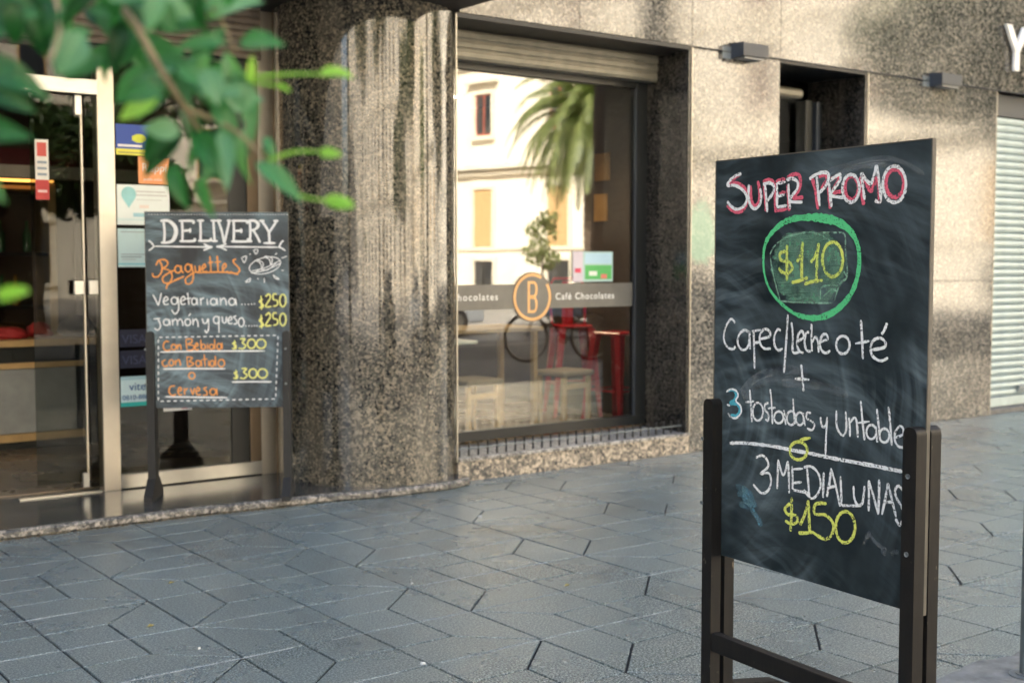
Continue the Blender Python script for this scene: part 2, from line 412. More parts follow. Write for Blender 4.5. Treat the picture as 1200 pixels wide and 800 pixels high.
for n_, (iv, d, kind, ox, oy, j) in enumerate(cells):
    edge = j in (2, -7)
    zj = random.uniform(-.0008, .0006)
    if n_ < 292 and iv == 0:
        key = (kind, j if edge else 0)
        if key not in cache:
            cache[key] = tile_mesh(kind, ox, oy, -4.15 if edge else None, -.004).mesh('paving_stone')
            cache[key].materials.append(M_tile)
        o = obj('paving_stone', cache[key], None, pav, (ox, oy, zj))
        o.rotation_euler = (random.uniform(-1, 1)*.0012, random.uniform(-1, 1)*.0012, random.uniform(-1, 1)*.0012)
    else:
        tile_mesh(kind, ox, oy, -4.15 if edge else None, -.004, mb=far, dx=ox, dy=oy)
far.build('far_paving_stones', M_tile, pav, kind='stuff', fix=False)
# cement filled joints along the street
for j in range(-6, 3):
    y = -1.085+j*DY; fl = MB(); x = -3.
    while x < 14:
        L = random.uniform(.25, 1.3)
        if random.random() < (.85 if j in (-3, -4, -2, -1) else .45):
            k = 6; top = []; bt = []
            for q in range(k+1):
                xx = x+L*q/k; h = .0018+random.random()*.0024
                top.append((xx, y+h, -.0022)); bt.append((xx, y-h, -.0022))
            fl.add(top+bt, [(q, q+1, q+k+2, q+k+1) for q in range(k)])
        x += L+random.uniform(0, .25)
    fl.build('joint_filler', M_filler, pav, kind='stuff')
for kx, ky, r in ((2.31, -2.93, .010), (3.93, -.98, .011), (1.75, -2.3, .005), (2.86, -1.98, .005)):
    mb = MB(); n = 7
    mb.lathe([(.001, .006), (r*.6, .006), (r, .003), (r*1.05, 0)], (0, 0, 0), n)
    for i, v in enumerate(mb.v): mb.v[i] = (v[0]*random.uniform(.8, 1.5), v[1]*random.uniform(.7, 1.2), v[2])
    o = mb.build('paper_scrap', plain('paper_white', (.55, .56, .54), .8) if kx == 2.31 else bpy.data.materials['paper_white'], loc=(kx, ky, .001))
    nm = {2.31: 'white crumpled scrap on the paving, nearest the foot of the chalkboard', 3.93: 'white scrap lying on paving in front of the rounded column'}.get(kx)
    tag(o, nm or ('tiny pale scrap of litter on the paving, nearer the left edge' if kx < 2 else 'tiny pale scrap of litter on the paving in front of the small chalkboard'), 'litter', 'scraps of litter on the paving')
for lx, ly in ((1.69, -1.93), (3.36, -2.42), (2.0, -1.35)):
    mb = MB(); mb.add([(0, 0, .004), (.015, .009, .012), (.034, .002, .006), (.016, -.009, .005)], [(0, 1, 2, 3)])
    tag(mb.build('fallen_leaf', plain('dry_leaf', (.20, .17, .05), .7) if lx == 1.69 else bpy.data.materials['dry_leaf'], loc=(lx, ly, 0)), 'small dry olive leaf fallen on the paving', 'leaf', 'leaves fallen on the paving')

# ------------------------------------------------------------------ BUILDING
bd = thing('cafe_building', 'granite faced corner building with rounded column, cafe window and roller shutter', 'building', (0, 0, 0))
T = .04
def panel(x0, x1, z0, z1, m=G_pol, y=0, g=.0025):
    return B('granite_panel', m, (x0+g, y, z0+g), (x1-g, y+T, z1-g), bd, bv=.0015)
ZL = 2.955
# backing behind the joints
B('wall_backing', M_black, (6.515, .012, 0), (7.455, .36, 4.5), bd)
B('wall_backing', M_black, (8.535, .012, 0), (10.395, .36, 4.5), bd)
B('wall_backing', M_black, (-8, .0115, 2.985), (30, .30, 9), bd)
for x0, x1, m in ((4.45, 6.25, G_rough), (6.25, 6.515, G_rough)): B('granite_plinth', granite('plinth_granite', dark=.06, mid=(.22, .19, .15), light=(.5, .42, .32), rough=.3) if x0 == 4.45 else bpy.data.materials['plinth_granite'], (x0+.0015, .0, -.1), (x1-.0015, .06, .127), bd, bv=.001)
for (a, b) in ((6.515, 7.458), (8.535, 9.40), (9.40, 10.392)):
    panel(a, b, -.1, 1.24, G_pier); panel(a, b, 1.24, ZL, G_pier)
panel(7.458, 8.535, -.1, .15, G_pier)
for a, b in ((4.47, 5.45), (5.45, 6.51), (6.51, 7.46), (7.46, 8.53), (8.53, 9.55), (9.55, 10.4), (10.4, 11.5), (11.5, 12.6), (12.6, 13.7), (13.7, 15)):
    panel(a, b, ZL+.01, 4.05, G_pier); panel(a, b, 4.05, 5.2, G_pier)
for a in range(-6, 4): panel(a*1.1+.07, a*1.1+1.17, 3.26, 4.3, G_pol)
for a, b in ((12.6, 13.7), (13.7, 15)): panel(a, b, -.1, 1.5, G_pier); panel(a, b, 1.5, ZL, G_pier)
# upper storeys and body
B('upper_wall', M_trimw, (-30, .05, 5.2), (40, 12, 15), bd)
B('roof_cornice', M_trimw, (-30.3, -.25, 15), (40.3, 12.3, 15.4), bd)
B('ceiling_slab', M_black, (-30, .32, 3.02), (40, 12, 5.19), bd)
B('side_wall', M_conc, (-30, .05, -.1), (-4, 12, 3.01), bd)
B('side_wall', M_conc, (12.6, .05, -.1), (40, 12, 3.01), bd)
# granite reveals of the two window openings
for x in (6.47, 8.49):
    B('granite_reveal', G_shade, (x+.012, .004, .151), (x+.042, .60, ZL-.02), bd)
B('granite_reveal', G_shade, (7.455, .044, .151), (7.48, .60, ZL-.02), bd)
B('granite_reveal', G_shade, (4.435, .1, .151), (4.452, .60, ZL-.02), bd)
for x0, x1 in ((4.45, 6.512), (7.46, 8.53)):
    B('window_soffit', M_black, (x0, .002, ZL-.018), (x1, .62, ZL+.009), bd)
# metal trims at the corners
for x in (4.442, 6.509, 8.531):
    B('corner_trim', M_alu, (x, -.004, .13), (x+.007, .012, ZL), bd)
B('corner_trim', M_alu, (10.389, -.004, .0), (10.397, .2, ZL-.0), bd)
# half round column
CX, CY, CR = 4.05, .44, .575
a0, a1 = R(-205), R(-47)
def arc_panel(t0, t1, z0, z1, g=.0015, n=16):
    bm = bmesh.new(); T_ = [t0+g/CR+(t1-t0-2*g/CR)*k/n for k in range(n+1)]
    def strip(f, sm):          # a strip with vertices of its own, so the round face stays true
        R_ = [[bm.verts.new(p) for p in f(t)] for t in T_]
        for k in range(n): q = bm.faces.new((R_[k][0], R_[k+1][0], R_[k+1][1], R_[k][1])); q.smooth = sm
    def P_(t, r_, z): return (CX+r_*cos(t), CY+r_*sin(t), z)
    strip(lambda t: (P_(t, CR, z0+g), P_(t, CR, z1-g)), True); strip(lambda t: (P_(t, CR, z1-g), P_(t, CR-.03, z1-g)), False)
    strip(lambda t: (P_(t, CR-.03, z1-g), P_(t, CR-.03, z0+g)), False)
    for t in (T_[0], T_[-1]): bm.faces.new([bm.verts.new(p) for p in (P_(t, CR, z0+g), P_(t, CR, z1-g), P_(t, CR-.03, z1-g), P_(t, CR-.03, z0+g))])
    me = bpy.data.meshes.new('column_cladding'); bm.to_mesh(me); bm.free(); return me
G_col = granite('column_granite', dark=.014, mid=(.062, .060, .047), light=(.20, .17, .125), rough=.035, bumpst=.006, ior=1.70, sp=1.45)
segs = [a0+(a1-a0)*k/3 for k in range(4)]
for k in range(3):
    obj('column_cladding', arc_panel(segs[k], segs[k+1], -.05, 2.97, g=.0006), G_col, bd)
B('column_core', M_black, (3.62, .12, 0), (4.43, .80, 2.96), bd)
B('granite_return', G_pol, (4.415, .03, .0), (4.44, .60, ZL+.01), bd)
# canopy over the entrance
B('canopy', M_black, (-8, -.75, 2.975), (4.46, .78, 3.24), bd, bv=.005)
# ----- entrance step
step = thing('entrance_step', 'low polished dark stone step with rough granite nosing before the glass door', 'step', (0, 0, 0))
front = [(-8, .0), (2.6, -.03), (3.45, -.11), (3.85, -.20), (4.25, -.205), (4.44, -.15), (4.446, -.002)]
mb = MB(); mb.prism([(-8, .9)]+[(x, y+.028) for x, y in front[:-1]]+[(4.446, .028), (4.446, .9)], -.05, .052, 'z'); mb.build('step_top', G_step, step)
mb = MB()
pts = []
for i in range(len(front)-1):
    a, b = front[i], front[i+1]; m = max(2, int(abs(b[0]-a[0])/.035))
    if a[0] < 0: m = 8 if b[0] < 0 else 220
    for k in range(m): t = k/m; pts.append((a[0]+(b[0]-a[0])*t, a[1]+(b[1]-a[1])*t))
pts.append(front[-1]); vs = []; fs = []
for i, (x, y) in enumerate(pts):
    hh = .047-.0*max(0, x-1.5)
    j1 = noise.noise(Vector((x*9, 1, 0)))*.007; j2 = noise.noise(Vector((x*30, 5, 0)))*.004
    vs += [(x, y+.03, hh+.002), (x, y+.006+j2, hh+.001+j2*.5), (x, y-.004+j1, hh-.010+j2), (x, y-.002+j1*1.3, .012), (x, y+.012+j2, .0), (x, y+.03, 0)]
for i in range(len(pts)-1):
    for q in range(5): fs.append((i*6+q, i*6+q+1, i*6+q+7, i*6+q+6))
mb.add(vs, fs); mb.build('step_nosing', granite('step_nosing_granite', dark=.04, mid=(.12, .115, .10), light=(.33, .30, .26), rough=.5, bumpst=.6), step)
# dirt in the gap under the step
mb = MB()
for k in range(900):
    x = random.uniform(-1, 3.3); y = -.012-.03*max(0, x-2)/1.2-abs(random.gauss(0, .012)) + (0 if x < 2.6 else -.05*(x-2.6)); s_ = random.uniform(.002, .006)
    mb.box((x, y, -.002), (x+s_*1.6, y+s_, s_*.7), rot=Euler((0, 0, random.random()*3)).to_matrix())
tag(mb.build('dirt', plain('brown_dirt', (.16, .12, .07), .95), fix=False), 'brown dirt and crumbs gathered along the foot of the step', 'dirt', kind='stuff')

# ------------------------------------------------------------------ interior rooms (structure)
M_ifl = plain('cafe_floor', (.20, .155, .11), .28, var=.25, scale=2, bump=.05)
M_iwall = plain('brown_wall', (.07, .045, .03), .8)
M_iceil = plain('dark_ceiling', (.04, .035, .03), .8)
B('interior_floor', M_ifl, (-4, .9, .0), (12.6, 7, .06), kind='structure')
B('interior_floor', M_ifl, (4.6, .5, .0), (12.6, .899, .059), kind='structure')
B('back_wall', M_iwall, (-4, 5.0, .06), (12.6, 5.1, 3.0), kind='structure')
B('interior_ceiling', M_iceil, (-4, .8, 2.96), (12.6, 5, 3.015), kind='structure')
B('partition_wall', M_iwall, (3.62, .81, .06), (3.74, 5, 2.96), kind='structure')
B('partition_wall', M_iwall, (7.3, .62, .06), (7.4, 5, 2.96), kind='structure')
B('partition_wall', M_iwall, (-1.1, .81, .06), (-1.0, 5, 2.96), kind='structure')

# ------------------------------------------------------------------ shop window (glass plane y .47)
GY = .47
wf = MB()
wf.box((4.45, GY-.03, .175), (6.48, GY+.04, .245), .003); wf.box((6.375, GY-.032, .24), (6.48, GY+.041, 2.75), .003)
wf.box((4.45, GY-.03, .24), (4.50, GY+.04, 2.75), .003); wf.box((4.45, GY-.028, 2.70), (6.48, GY+.039, 2.78), .003)
win = wf.build('shop_window', M_frame, bd)
B('inner_bead', M_lampm, (6.362, GY-.036, .245), (6.374, GY-.01, 2.70), win)
B('pane', M_glass, (4.50, GY, .245), (6.375, GY+.012, 2.70), win)
B('window_sill', G_sill, (4.455, -.012, .128), (6.512, GY+.05, .150), bd, bv=.002)
hs = MB(); hs.box((4.45, .33, 2.745), (6.48, .44, ZL-.02), .004)
sh = hs.build('shutter_housing', M_shut2, bd)
for k in range(3): B('shutter_slat', M_shut2, (4.45, .322-.004*k, 2.752+k*.062), (6.48, .34, 2.80+k*.062), sh, bv=.008)
gd = MB(); gd.box((4.452, .045, .198), (6.50, .051, .204))
gd.build('spike_rail', M_pole, bd)
n = 27
pin = MB().tube([(0, 0, 0), (0, 0, .09)], .007, 6).mesh('bird_spike'); pin.materials.append(M_black)
for k in range(n):
    obj('bird_spike', pin, None, bd, (4.50+k*(6.46-4.50)/(n-1), .057, .150))
# band lettering and logo on the glass
M_vinyl = plain('grey_vinyl', (.17, .16, .135), .5, bump=0)
M_vwhite = plain('white_vinyl', (.85, .85, .8), .5, bump=0)
M_vor = plain('orange_vinyl', (.85, .46, .17), .45, bump=0)
M_vbrown = plain('brown_vinyl', (.16, .12, .08), .5, bump=0)
def zc(x): return 1.0
bz0, bz1 = 1.075, 1.250
B('vinyl_band', M_vinyl, (4.50, GY-.0025, bz0), (6.372, GY-.0012, bz1), win)
def text(name, s, size, mat, parent, loc, rot=(pi/2, 0, 0), ext=.0008, align='LEFT', sp=1.0, sx=1.0, off=0.):
    cu = bpy.data.curves.new('t', 'FONT'); cu.body = s; cu.size = size; cu.extrude = ext; cu.align_x = align; cu.space_character = sp; cu.offset = off
    o = bpy.data.objects.new('t', cu); C.objects.link(o)
    dg = bpy.context.evaluated_depsgraph_get(); me = bpy.data.meshes.new_from_object(o.evaluated_get(dg)); bpy.data.objects.remove(o)
    for v in me.vertices: v.co.x *= sx
    me.materials.clear(); q = obj(name, me, mat, parent, loc); q.rotation_euler = rot; return q
text('lettering', 'Chocolates', .068, M_vwhite, win, (4.71, GY-.0045, 1.142), sp=1.28, off=.0006)
text('lettering', 'Café Chocolates', .068, M_vwhite, win, (5.62, GY-.0045, 1.136), sp=1.22, off=.0006)
def ring(name, mat, c, r0, r1, y, parent, n=48, a=0, b=2*pi, sx=1):
    mb = MB(); vs = []; fs = []
    for k in range(n+1):
        t = a+(b-a)*k/n
        for r_ in (r0, r1): vs.append((c[0]+r_*cos(t)*sx, y, c[1]+r_*sin(t)))
    for k in range(n): fs.append((2*k, 2*k+1, 2*k+3, 2*k+2))
    return mb.add(vs, fs).build(name, mat, parent)
lc = (5.41, 1.158)
mb = MB(); mb.prism([(lc[0]+.172*cos(2*pi*k/40), lc[1]+.172*sin(2*pi*k/40)) for k in range(40)], GY-.0045, GY-.003); logo = mb.build('logo_disc', M_vinyl, win)
ring('logo_ring', M_vor, lc, .148, .168, GY-.0052, win, a=R(60), b=R(395)); ring('logo_ring', M_vbrown, lc, .168, .176, GY-.0052, win)
def ribbon(mb, pts, wd, y, cap=True):
    """flat stroke in the local XZ plane"""
    P = [Vector((p[0], p[1])) for p in pts]; n = len(P)
    W = wd if isinstance(wd, (list, tuple)) else [wd]*n
    vs = []
    for i in range(n):
        t = P[min(i+1, n-1)]-P[max(i-1, 0)]
        if t.length < 1e-9: t = Vector((1, 0))
        t.normalize(); nn = Vector((-t.y, t.x)); a = P[i]+nn*W[i]/2; b = P[i]-nn*W[i]/2
        vs += [(a.x, y, a.y), (b.x, y, b.y)]
    mb.add(vs, [(2*i, 2*i+1, 2*i+3, 2*i+2) for i in range(n-1)])
def Bglyph(s):
    h, wd = .105, .045
    def D(z0, z1, w_): return [(-wd, z0)]+[(w_*.35+(w_*.65)*sin(t), (z0+z1)/2-(z1-z0)/2*cos(t)) for t in [pi*k/10 for k in range(11)]]+[(-wd, z1)]
    return D(-h, 0, wd), D(0, h, wd)
mb = MB()
mb.box((lc[0]-.043, GY-.0066, 1.158-.112), (lc[0]-.024, GY-.006, 1.158+.112))
for z0, z1 in ((-.112, .004), (-.004, .112)):
    pts = [(lc[0]-.043, 1.158+z1-.0085)]+[(lc[0]+.012+.024*sin(t), 1.158+(z0+z1)/2+((z1-z0)/2-.0085)*cos(t)) for t in [pi*k/12 for k in range(13)]]+[(lc[0]-.043, 1.158+z0+.0085)]
    ribbon(mb, pts, .017, GY-.0060)
mb.build('logo_letter', M_vor, win)
# small window behind the board
wf = MB(); wf.box((7.48, GY-.03, .175), (8.495, GY+.04, .245), .003); wf.box((8.24, GY-.032, .24), (8.495, GY+.041, 2.75), .003); wf.box((7.48, GY-.03, .24), (7.53, GY+.04, 2.75), .003)
win2 = wf.build('narrow_window', M_frame, bd); B('pane', M_glass, (7.53, GY, .245), (8.24, GY+.012, 2.75), win2)
B('jamb_profile', M_frame, (8.16, .33, .2), (8.24, .44, 2.74), bd, bv=.004); B('jamb_profile', M_lampm, (8.32, .35, .2), (8.36, .44, 2.74), bd, bv=.004)
sh2 = B('shutter_housing', M_shut2, (7.48, .30, 2.745), (8.10, .44, 2.82), bd, bv=.02)
B('window_sill', G_sill, (7.465, -.012, .151), (8.528, GY+.05, .17), bd)
# roller shutter on the right
rs = thing('roller_shutter', 'pale galvanised roller shutter closed at the right end of the granite wall', 'shutter', (10.4, .12, 0))
sm = MB(); n = 7; pr = [(-.0, 0), (-.014, .006), (-.022, .03), (-.020, .052), (-.004, .062), (.006, .066), (.01, .066), (.01, 0)]
sm.prism(pr, 0, 2.15, 'x'); sm = sm.mesh('slat'); sm.materials.append(M_shutter)
for k in range(39): obj('slat', sm, None, rs, (.01, 0, .14+k*.067))
B('bottom_rail', M_shutter, (.01, -.02, .045), (2.15, .02, .135), rs, bv=.004)
B('lock_box', M_pole, (.6, -.045, .17), (.72, -.02, .23), rs, bv=.004)
B('guide_rail', M_alu, (.0, -.06, 0), (.009, .03, 2.75), rs)
B('threshold', M_conc, (10.4, .0, -.02), (12.6, .3, .04), kind='structure')
B('shutter_hood', M_lampm, (10.4, .1, 2.76), (12.59, .3, 2.954), bd)
# wall lamps
def lamp(x, w_, label):
    t = thing('wall_lamp', label, 'lamp', (x, 0, 2.97), 0, 'box lamps on the granite wall')
    mb = MB(); mb.prism([(-.003, -.06), (-.13, -.045), (-.13, .05), (-.003, .062)], 0, w_, 'x'); mb.build('lamp_body', M_lampm, t)
    B('lens', plain('frosted_lens', (.25, .26, .27), .4) if 'frosted_lens' not in bpy.data.materials else bpy.data.materials['frosted_lens'], (.03, -.115, -.063), (w_-.03, -.03, -.05), t)
    B('back_plate', M_pole, (-.09, -.006, -.06), (.02, -.0, .03), t)
lamp(6.91, .27, 'charcoal box lamp above the pier between the large and the narrow window')
lamp(9.36, .29, 'charcoal box lamp on the wall to the left of the white letter')
# letter Y of the fascia name
yl = MB(); za, zb = 3.155, 3.56; xm = 10.625
for poly in ([(xm-.035, za), (xm+.035, za), (xm+.035, za+.2), (xm-.035, za+.2)], [(xm-.035, za+.17), (xm+.037, za+.2), (xm-.10, zb), (xm-.185, zb)], [(xm+.035, za+.17), (xm+.185, zb), (xm+.10, zb), (xm-.034, za+.2)]):
    yl.prism(poly, -.05-.001*len(yl.v)/8, -.022)
yo = yl.build('fascia_letter', plain('white_letter', (.85, .83, .76), .4)); tag(yo, 'white raised letter Y fixed to the granite above the roller shutter', 'sign')
# overhead cables along the joint
mb = MB(); mb.tube([(6.6+k*.4, -.006, 2.962-.003*sin(k*1.3)) for k in range(12)], .0035, 5)
tag(mb.build('cable', M_frame), 'thin black cable running along the joint above the windows', 'cable')

# ------------------------------------------------------------------ storefront
SY = .75
def post(x0, x1, z1, name='door_post'): return B(name, M_steel, (x0, SY-.012, .052), (x1, SY+.08, z1), bd, bv=.002)
post(2.43, 2.53, 2.619); post(3.435, 3.545, 2.972)
B('side_profile', M_bronze, (3.546, SY-.03, .052), (3.60, SY+.04, 2.972), bd, bv=.003)
B('side_profile', M_bronze, (3.36, SY-.015, .14), (3.438, SY+.05, 2.64), bd, bv=.003)
B('side_profile', M_frame, (3.24, SY-.005, .14), (3.359, SY+.05, 2.64), bd, bv=.003)
B('transom', M_steelh, (-1, SY-.03, 2.368), (2.429, SY+.03, 2.455), bd, bv=.003)
B('kick_plate', M_steelh, (2.531, SY-.02, .058), (3.438, SY+.03, .142), bd, bv=.003)
B('pane', M_glass3, (2.531, SY+.004, .142), (3.24, SY+.012, 2.62), bd)
B('pane', M_glass2, (-1, SY+.004, 2.455), (2.43, SY+.012, 2.64), bd)
B('lintel_panel', M_black, (-1, SY-.01, 2.62), (3.44, SY+.06, 2.975), bd)
sl_ = MB().prism([(0, 0), (-.012, .004), (-.018, .022), (-.012, .04), (0, .044)], -1, 3.438, 'x').mesh('shutter_slat'); sl_.materials.append(M_shut3)
for k in range(8): obj('shutter_slat', sl_, None, bd, (0, SY-.06, 2.655+k*.043))
# glass door: fixed leaf and pivot leaf
door = B('glass_door', M_glass2, (2.06, SY+.03, .12), (2.352, SY+.042, 2.36), bd)
B('pane', M_glass2, (2.362, SY+.004, .08), (2.43, SY+.014, 2.36), bd)
B('door_edge', M_steel, (2.344, SY+.024, .12), (2.353, SY+.048, 2.36), door)
B('handle', M_steelh, (2.275, SY-.02, 1.215), (2.335, SY+.0, 1.30), door, bv=.004)
B('handle', M_steelh, (2.36, SY-.02, 1.215), (2.415, SY+.0, 1.30), door, bv=.004)
B('hinge', M_steelh, (2.315, SY+.012, .085), (2.352, SY+.055, .17), door, bv=.003)
B('hinge', M_steelh, (2.31, SY+.012, 2.25), (2.352, SY+.055, 2.365), door, bv=.003)
B('floor_track', M_steelh, (1.95, SY-.0, .0525), (2.42, SY+.03, .060), bd)
# stickers
def sticker(name, x0, x1, z0, z1, col, label, y=SY-.001, extra=(), cat='sticker'):
    t = thing(name, label, cat, (x0, y, z0)); w_, h_ = x1-x0, z1-z0
    m = plain(name+'_print', col, .5, var=.05, bump=0) ; B('sheet', m, (0, -.0015, 0), (w_, 0, h_), t)
    for i, (u0, u1, v0, v1, c) in enumerate(extra):
        B('print', plain('ink', c, .5, var=.03, bump=0), (u0*w_, -.0022-.0001*i, v0*h_), (u1*w_, -.0016, v1*h_), t)
    return t
t = sticker('sticker', 2.54, 2.77, 2.035, 2.215, (.02, .07, .38), 'blue and yellow sticker highest on the side pane by the steel post', extra=((.0, 1, 0, .2, (.75, .72, .08)), (.05, .7, .27, .34, (.8, .8, .8)), (.05, .9, .06, .1, (.2, .2, .1))))
mb = MB(); mb.prism([(.14+.045*cos(2*pi*k/16)*(1+.1*sin(3*k)), .10+.026*sin(2*pi*k/16)) for k in range(16)], -.004, -.003); mb.build('emblem', plain('lime_ink', (.6, .68, .05), .5), t)
t = sticker('sticker', 2.672, 2.86, 1.87, 2.03, (.85, .34, .13), 'orange square sticker with white script on the side pane')
text('lettering', 'Rappi', .07, M_vwhite, t, (.02, -.004, .075)); text('lettering', 'pedilo online', .022, M_vwhite, t, (.03, -.004, .02))
t = sticker('leaflet', 2.54, 2.86, 1.625, 1.862, (.74, .80, .78), 'white leaflet with pale teal map pin taped above the blue leaflet', extra=((.36, .92, .82, .85, (.5, .5, .5)), (.36, .95, .73, .76, (.5, .5, .5)), (.36, .85, .62, .64, (.55, .58, .56)), (.3, 1, .2, .30, (.35, .60, .66)), (.0, 1, .10, .16, (.62, .75, .74)), (.42, .6, .42, .5, (.75, .66, .6))), cat='leaflet')
mb = MB(); mb.prism([(.07+.045*cos(a), .18+.045*sin(a)) for a in [R(-30+20*k) for k in range(13)]]+[(.07, .10)], -.004, -.0028); mb.build('map_pin', plain('teal_ink', (.28, .58, .60), .5), t)
t = sticker('leaflet', 2.54, 2.72, 1.375, 1.603, (.52, .68, .68), 'pale blue printed leaflet on the side pane below the map leaflet', extra=((.1, .8, .25, .28, (.25, .3, .32)), (.1, .9, .32, .345, (.3, .36, .38)), (.12, .6, .19, .21, (.4, .44, .44)), (.1, .9, .9, .93, (.35, .42, .42)), (0, 1, .06, .1, (.2, .55, .62))), cat='leaflet')
for z, lb in ((.90, 'dark blue card payment sticker on the side pane, upper of the two'), (.775, 'dark blue card payment sticker on the side pane, lower of the two')):
    t = sticker('sticker', 2.54, 2.72, z, z+.105, (.012, .016, .04), lb); text('lettering', 'VISA', .075, plain('faded_blue_ink', (.05, .06, .13), .5), t, (.012, -.004, .022), sx=1.0)
t = sticker('sticker', 2.54, 2.74, .545, .725, (.55, .72, .76), 'pale blue telephone sticker low on the side pane behind the menu board', extra=((0, 1, 0, .14, (.02, .38, .36)), (0, 1, .88, 1, (.35, .55, .62))))
text('lettering', 'vite', .07, plain('navy_ink', (.02, .10, .30), .5), t, (.05, -.004, .095)); text('lettering', '0810-888', .042, bpy.data.materials['navy_ink'], t, (.008, -.004, .040))
t = sticker('sticker', 2.80, 2.98, .50, .545, (.75, .75, .73), 'small white sticker with red mark under the menu board', extra=((.65, .85, .2, .85, (.65, .05, .04)),))
t = sticker('door_notice', 2.085, 2.16, 1.76, 2.10, (.62, .60, .56), 'narrow white and red notice stuck on the glass door', y=SY+.027, extra=((0, 1, 0, .33, (.40, .02, .02)), (.15, .85, .72, .95, (.5, .06, .05)), (.15, .85, .6, .64, (.2, .25, .3)), (.15, .85, .5, .54, (.2, .25, .3)), (.15, .85, .4, .44, (.2, .25, .3)), (.15, .85, .12, .16, (.6, .4, .4))), cat='notice')
a = on_wall(671, 333, GY-.004); b = on_wall(718, 295, GY-.004)
sticker('leaflet', a.x, b.x, 1.262, b.z, (.42, .60, .55), 'colourful leaflet with green picture stuck on the cafe window above the grey band', y=GY-.004, cat='leaflet',
        extra=((.0, .25, 0, 1, (.62, .55, .60)), (.05, .2, .3, .45, (.6, .05, .1)), (.3, .97, .08, .55, (.10, .45, .12)), (.3, .97, .6, .95, (.45, .65, .75)), (.4, .6, .2, .35, (.75, .8, .7)), (.7, .85, .1, .25, (.7, .2, .15))))

# ------------------------------------------------------------------ inside the shop
M_pine = plain('varnished_pine', (.52, .34, .15), .4, var=.2, scale=6)
M_red = plain('red_lacquer', (.50, .02, .03), .25, var=.1, bump=0)
M_redf = plain('red_cloth', (.35, .02, .02), .7)
M_grey = plain('grey_cloth', (.12, .12, .13), .8)
M_gpan = plain('grey_laminate', (.30, .31, .30), .5)
ct = thing('shop_counter', 'pine trimmed counter with grey front panels inside the open door', 'counter', (1.7, 2.7, .06))
B('counter_top', M_pine, (-.9, -.03, .74), (1.5, .6, .79), ct, bv=.004); B('counter_body', M_frame, (-.9, .03, 0), (1.5, .58, .739), ct)
for x in (-.85, -.15, .55): B('front_panel', M_gpan, (x+.06, .0, .12), (x+.64, .029, .58), ct)
for x in (-.85, -.15, .55): B('panel_frame', M_pine, (x, -.015, .06), (x+.055, .029, .70), ct); B('panel_frame', M_pine, (x+.056, -.014, .585), (x+.70, .029, .625), ct); B('panel_frame', M_pine, (x+.056, -.014, .06), (x+.70, .029, .115), ct)
cb = thing('display_cabinet', 'tall pine display cabinet with glass doors and bottles behind the counter', 'cabinet', (1.3, 4.2, .06))
for x in (0, .62, 1.24, 1.86): B('upright', M_pine, (x, 0, 0), (x+.06, .4, 2.0), cb)
for z in (.5, .95, 1.4, 1.95): B('shelf', M_pine if z > 1.9 else M_frame, (.061, .03, z), (1.859, .4, z+.03), cb)
B('cabinet_back', M_iwall, (0, .401, 0), (1.92, .43, 2.02), cb); B('cabinet_glass', M_glass, (.06, .012, .5), (1.86, .018, 1.95), cb)
B('light_strip', (lambda q: (q.set((1, .5, .1), .5), q.p.inputs['Emission Color'].__setattr__('default_value', (1, .42, .08, 1)), q.p.inputs['Emission Strength'].__setattr__('default_value', .6), q.m)[-1])(N('amber_strip')), (.0, -.02, 2.01), (1.9, .0, 2.03), cb)
B('red_fascia', plain('dark_red_panel', (.10, .008, .008), .5), (-.2, -.02, 2.05), (2.1, .05, 2.28), cb)
bc = [(.03, .12, .05), (.25, .12, .03), (.4, .4, .38), (.12, .03, .03), (.05, .1, .2)]
bm_ = [plain('bottle_glass', c, .2, bump=0) for c in bc]
prof = [(.001, 0), (.034, 0), (.036, .02), (.036, .15), (.014, .2), (.013, .26), (.001, .262)]
k = 0
for z in (.59, 1.04, 1.49):
    for x in [.12+.1*i for i in range(17)]:
        if random.random() < .3: continue
        o = MB().lathe(prof, (0, 0, 0), 10).build('bottle', random.choice(bm_), loc=(1.3+x+random.uniform(-.02, .02), 4.33, z), smooth=True)
        tag(o, 'bottle standing on a shelf of the pine display cabinet', 'bottle', 'bottles in the display cabinet'); k += 1
tag(B('ceiling_beam', plain('pale_beam', (.34, .30, .24), .6), (1.0, 2.9, 2.02), (3.6, 3.05, 2.11)), kind='structure')
def blob(name, loc, s_, mat, label, cat):
    bm = bmesh.new(); bmesh.ops.create_icosphere(bm, subdivisions=3, radius=1)
    for v in bm.verts:
        d = 1+.35*noise.noise(v.co*2.1+Vector(loc)); v.co = Vector((v.co.x*s_[0]*d, v.co.y*s_[1]*d, max(v.co.z, -.6)*s_[2]*d+.6*s_[2]))
    me = bpy.data.meshes.new(name); bm.to_mesh(me); bm.free()
    for p in me.polygons: p.use_smooth = True
    return tag(obj(name, me, mat, None, loc), label, cat)
blob('folded_cloth', (2.47, 2.85, .85), (.12, .1, .055), M_redf, 'red cloth bundle lying on the counter end nearest the street', 'cloth')
blob('folded_cloth', (2.72, 3.0, .85), (.09, .1, .07), M_redf, 'smaller red cloth bundle farther along the counter', 'cloth')
blob('bag', (2.98, 2.95, .85), (.13, .1, .1), M_grey, 'dark grey bag slumped on the counter behind the glass door', 'bag')
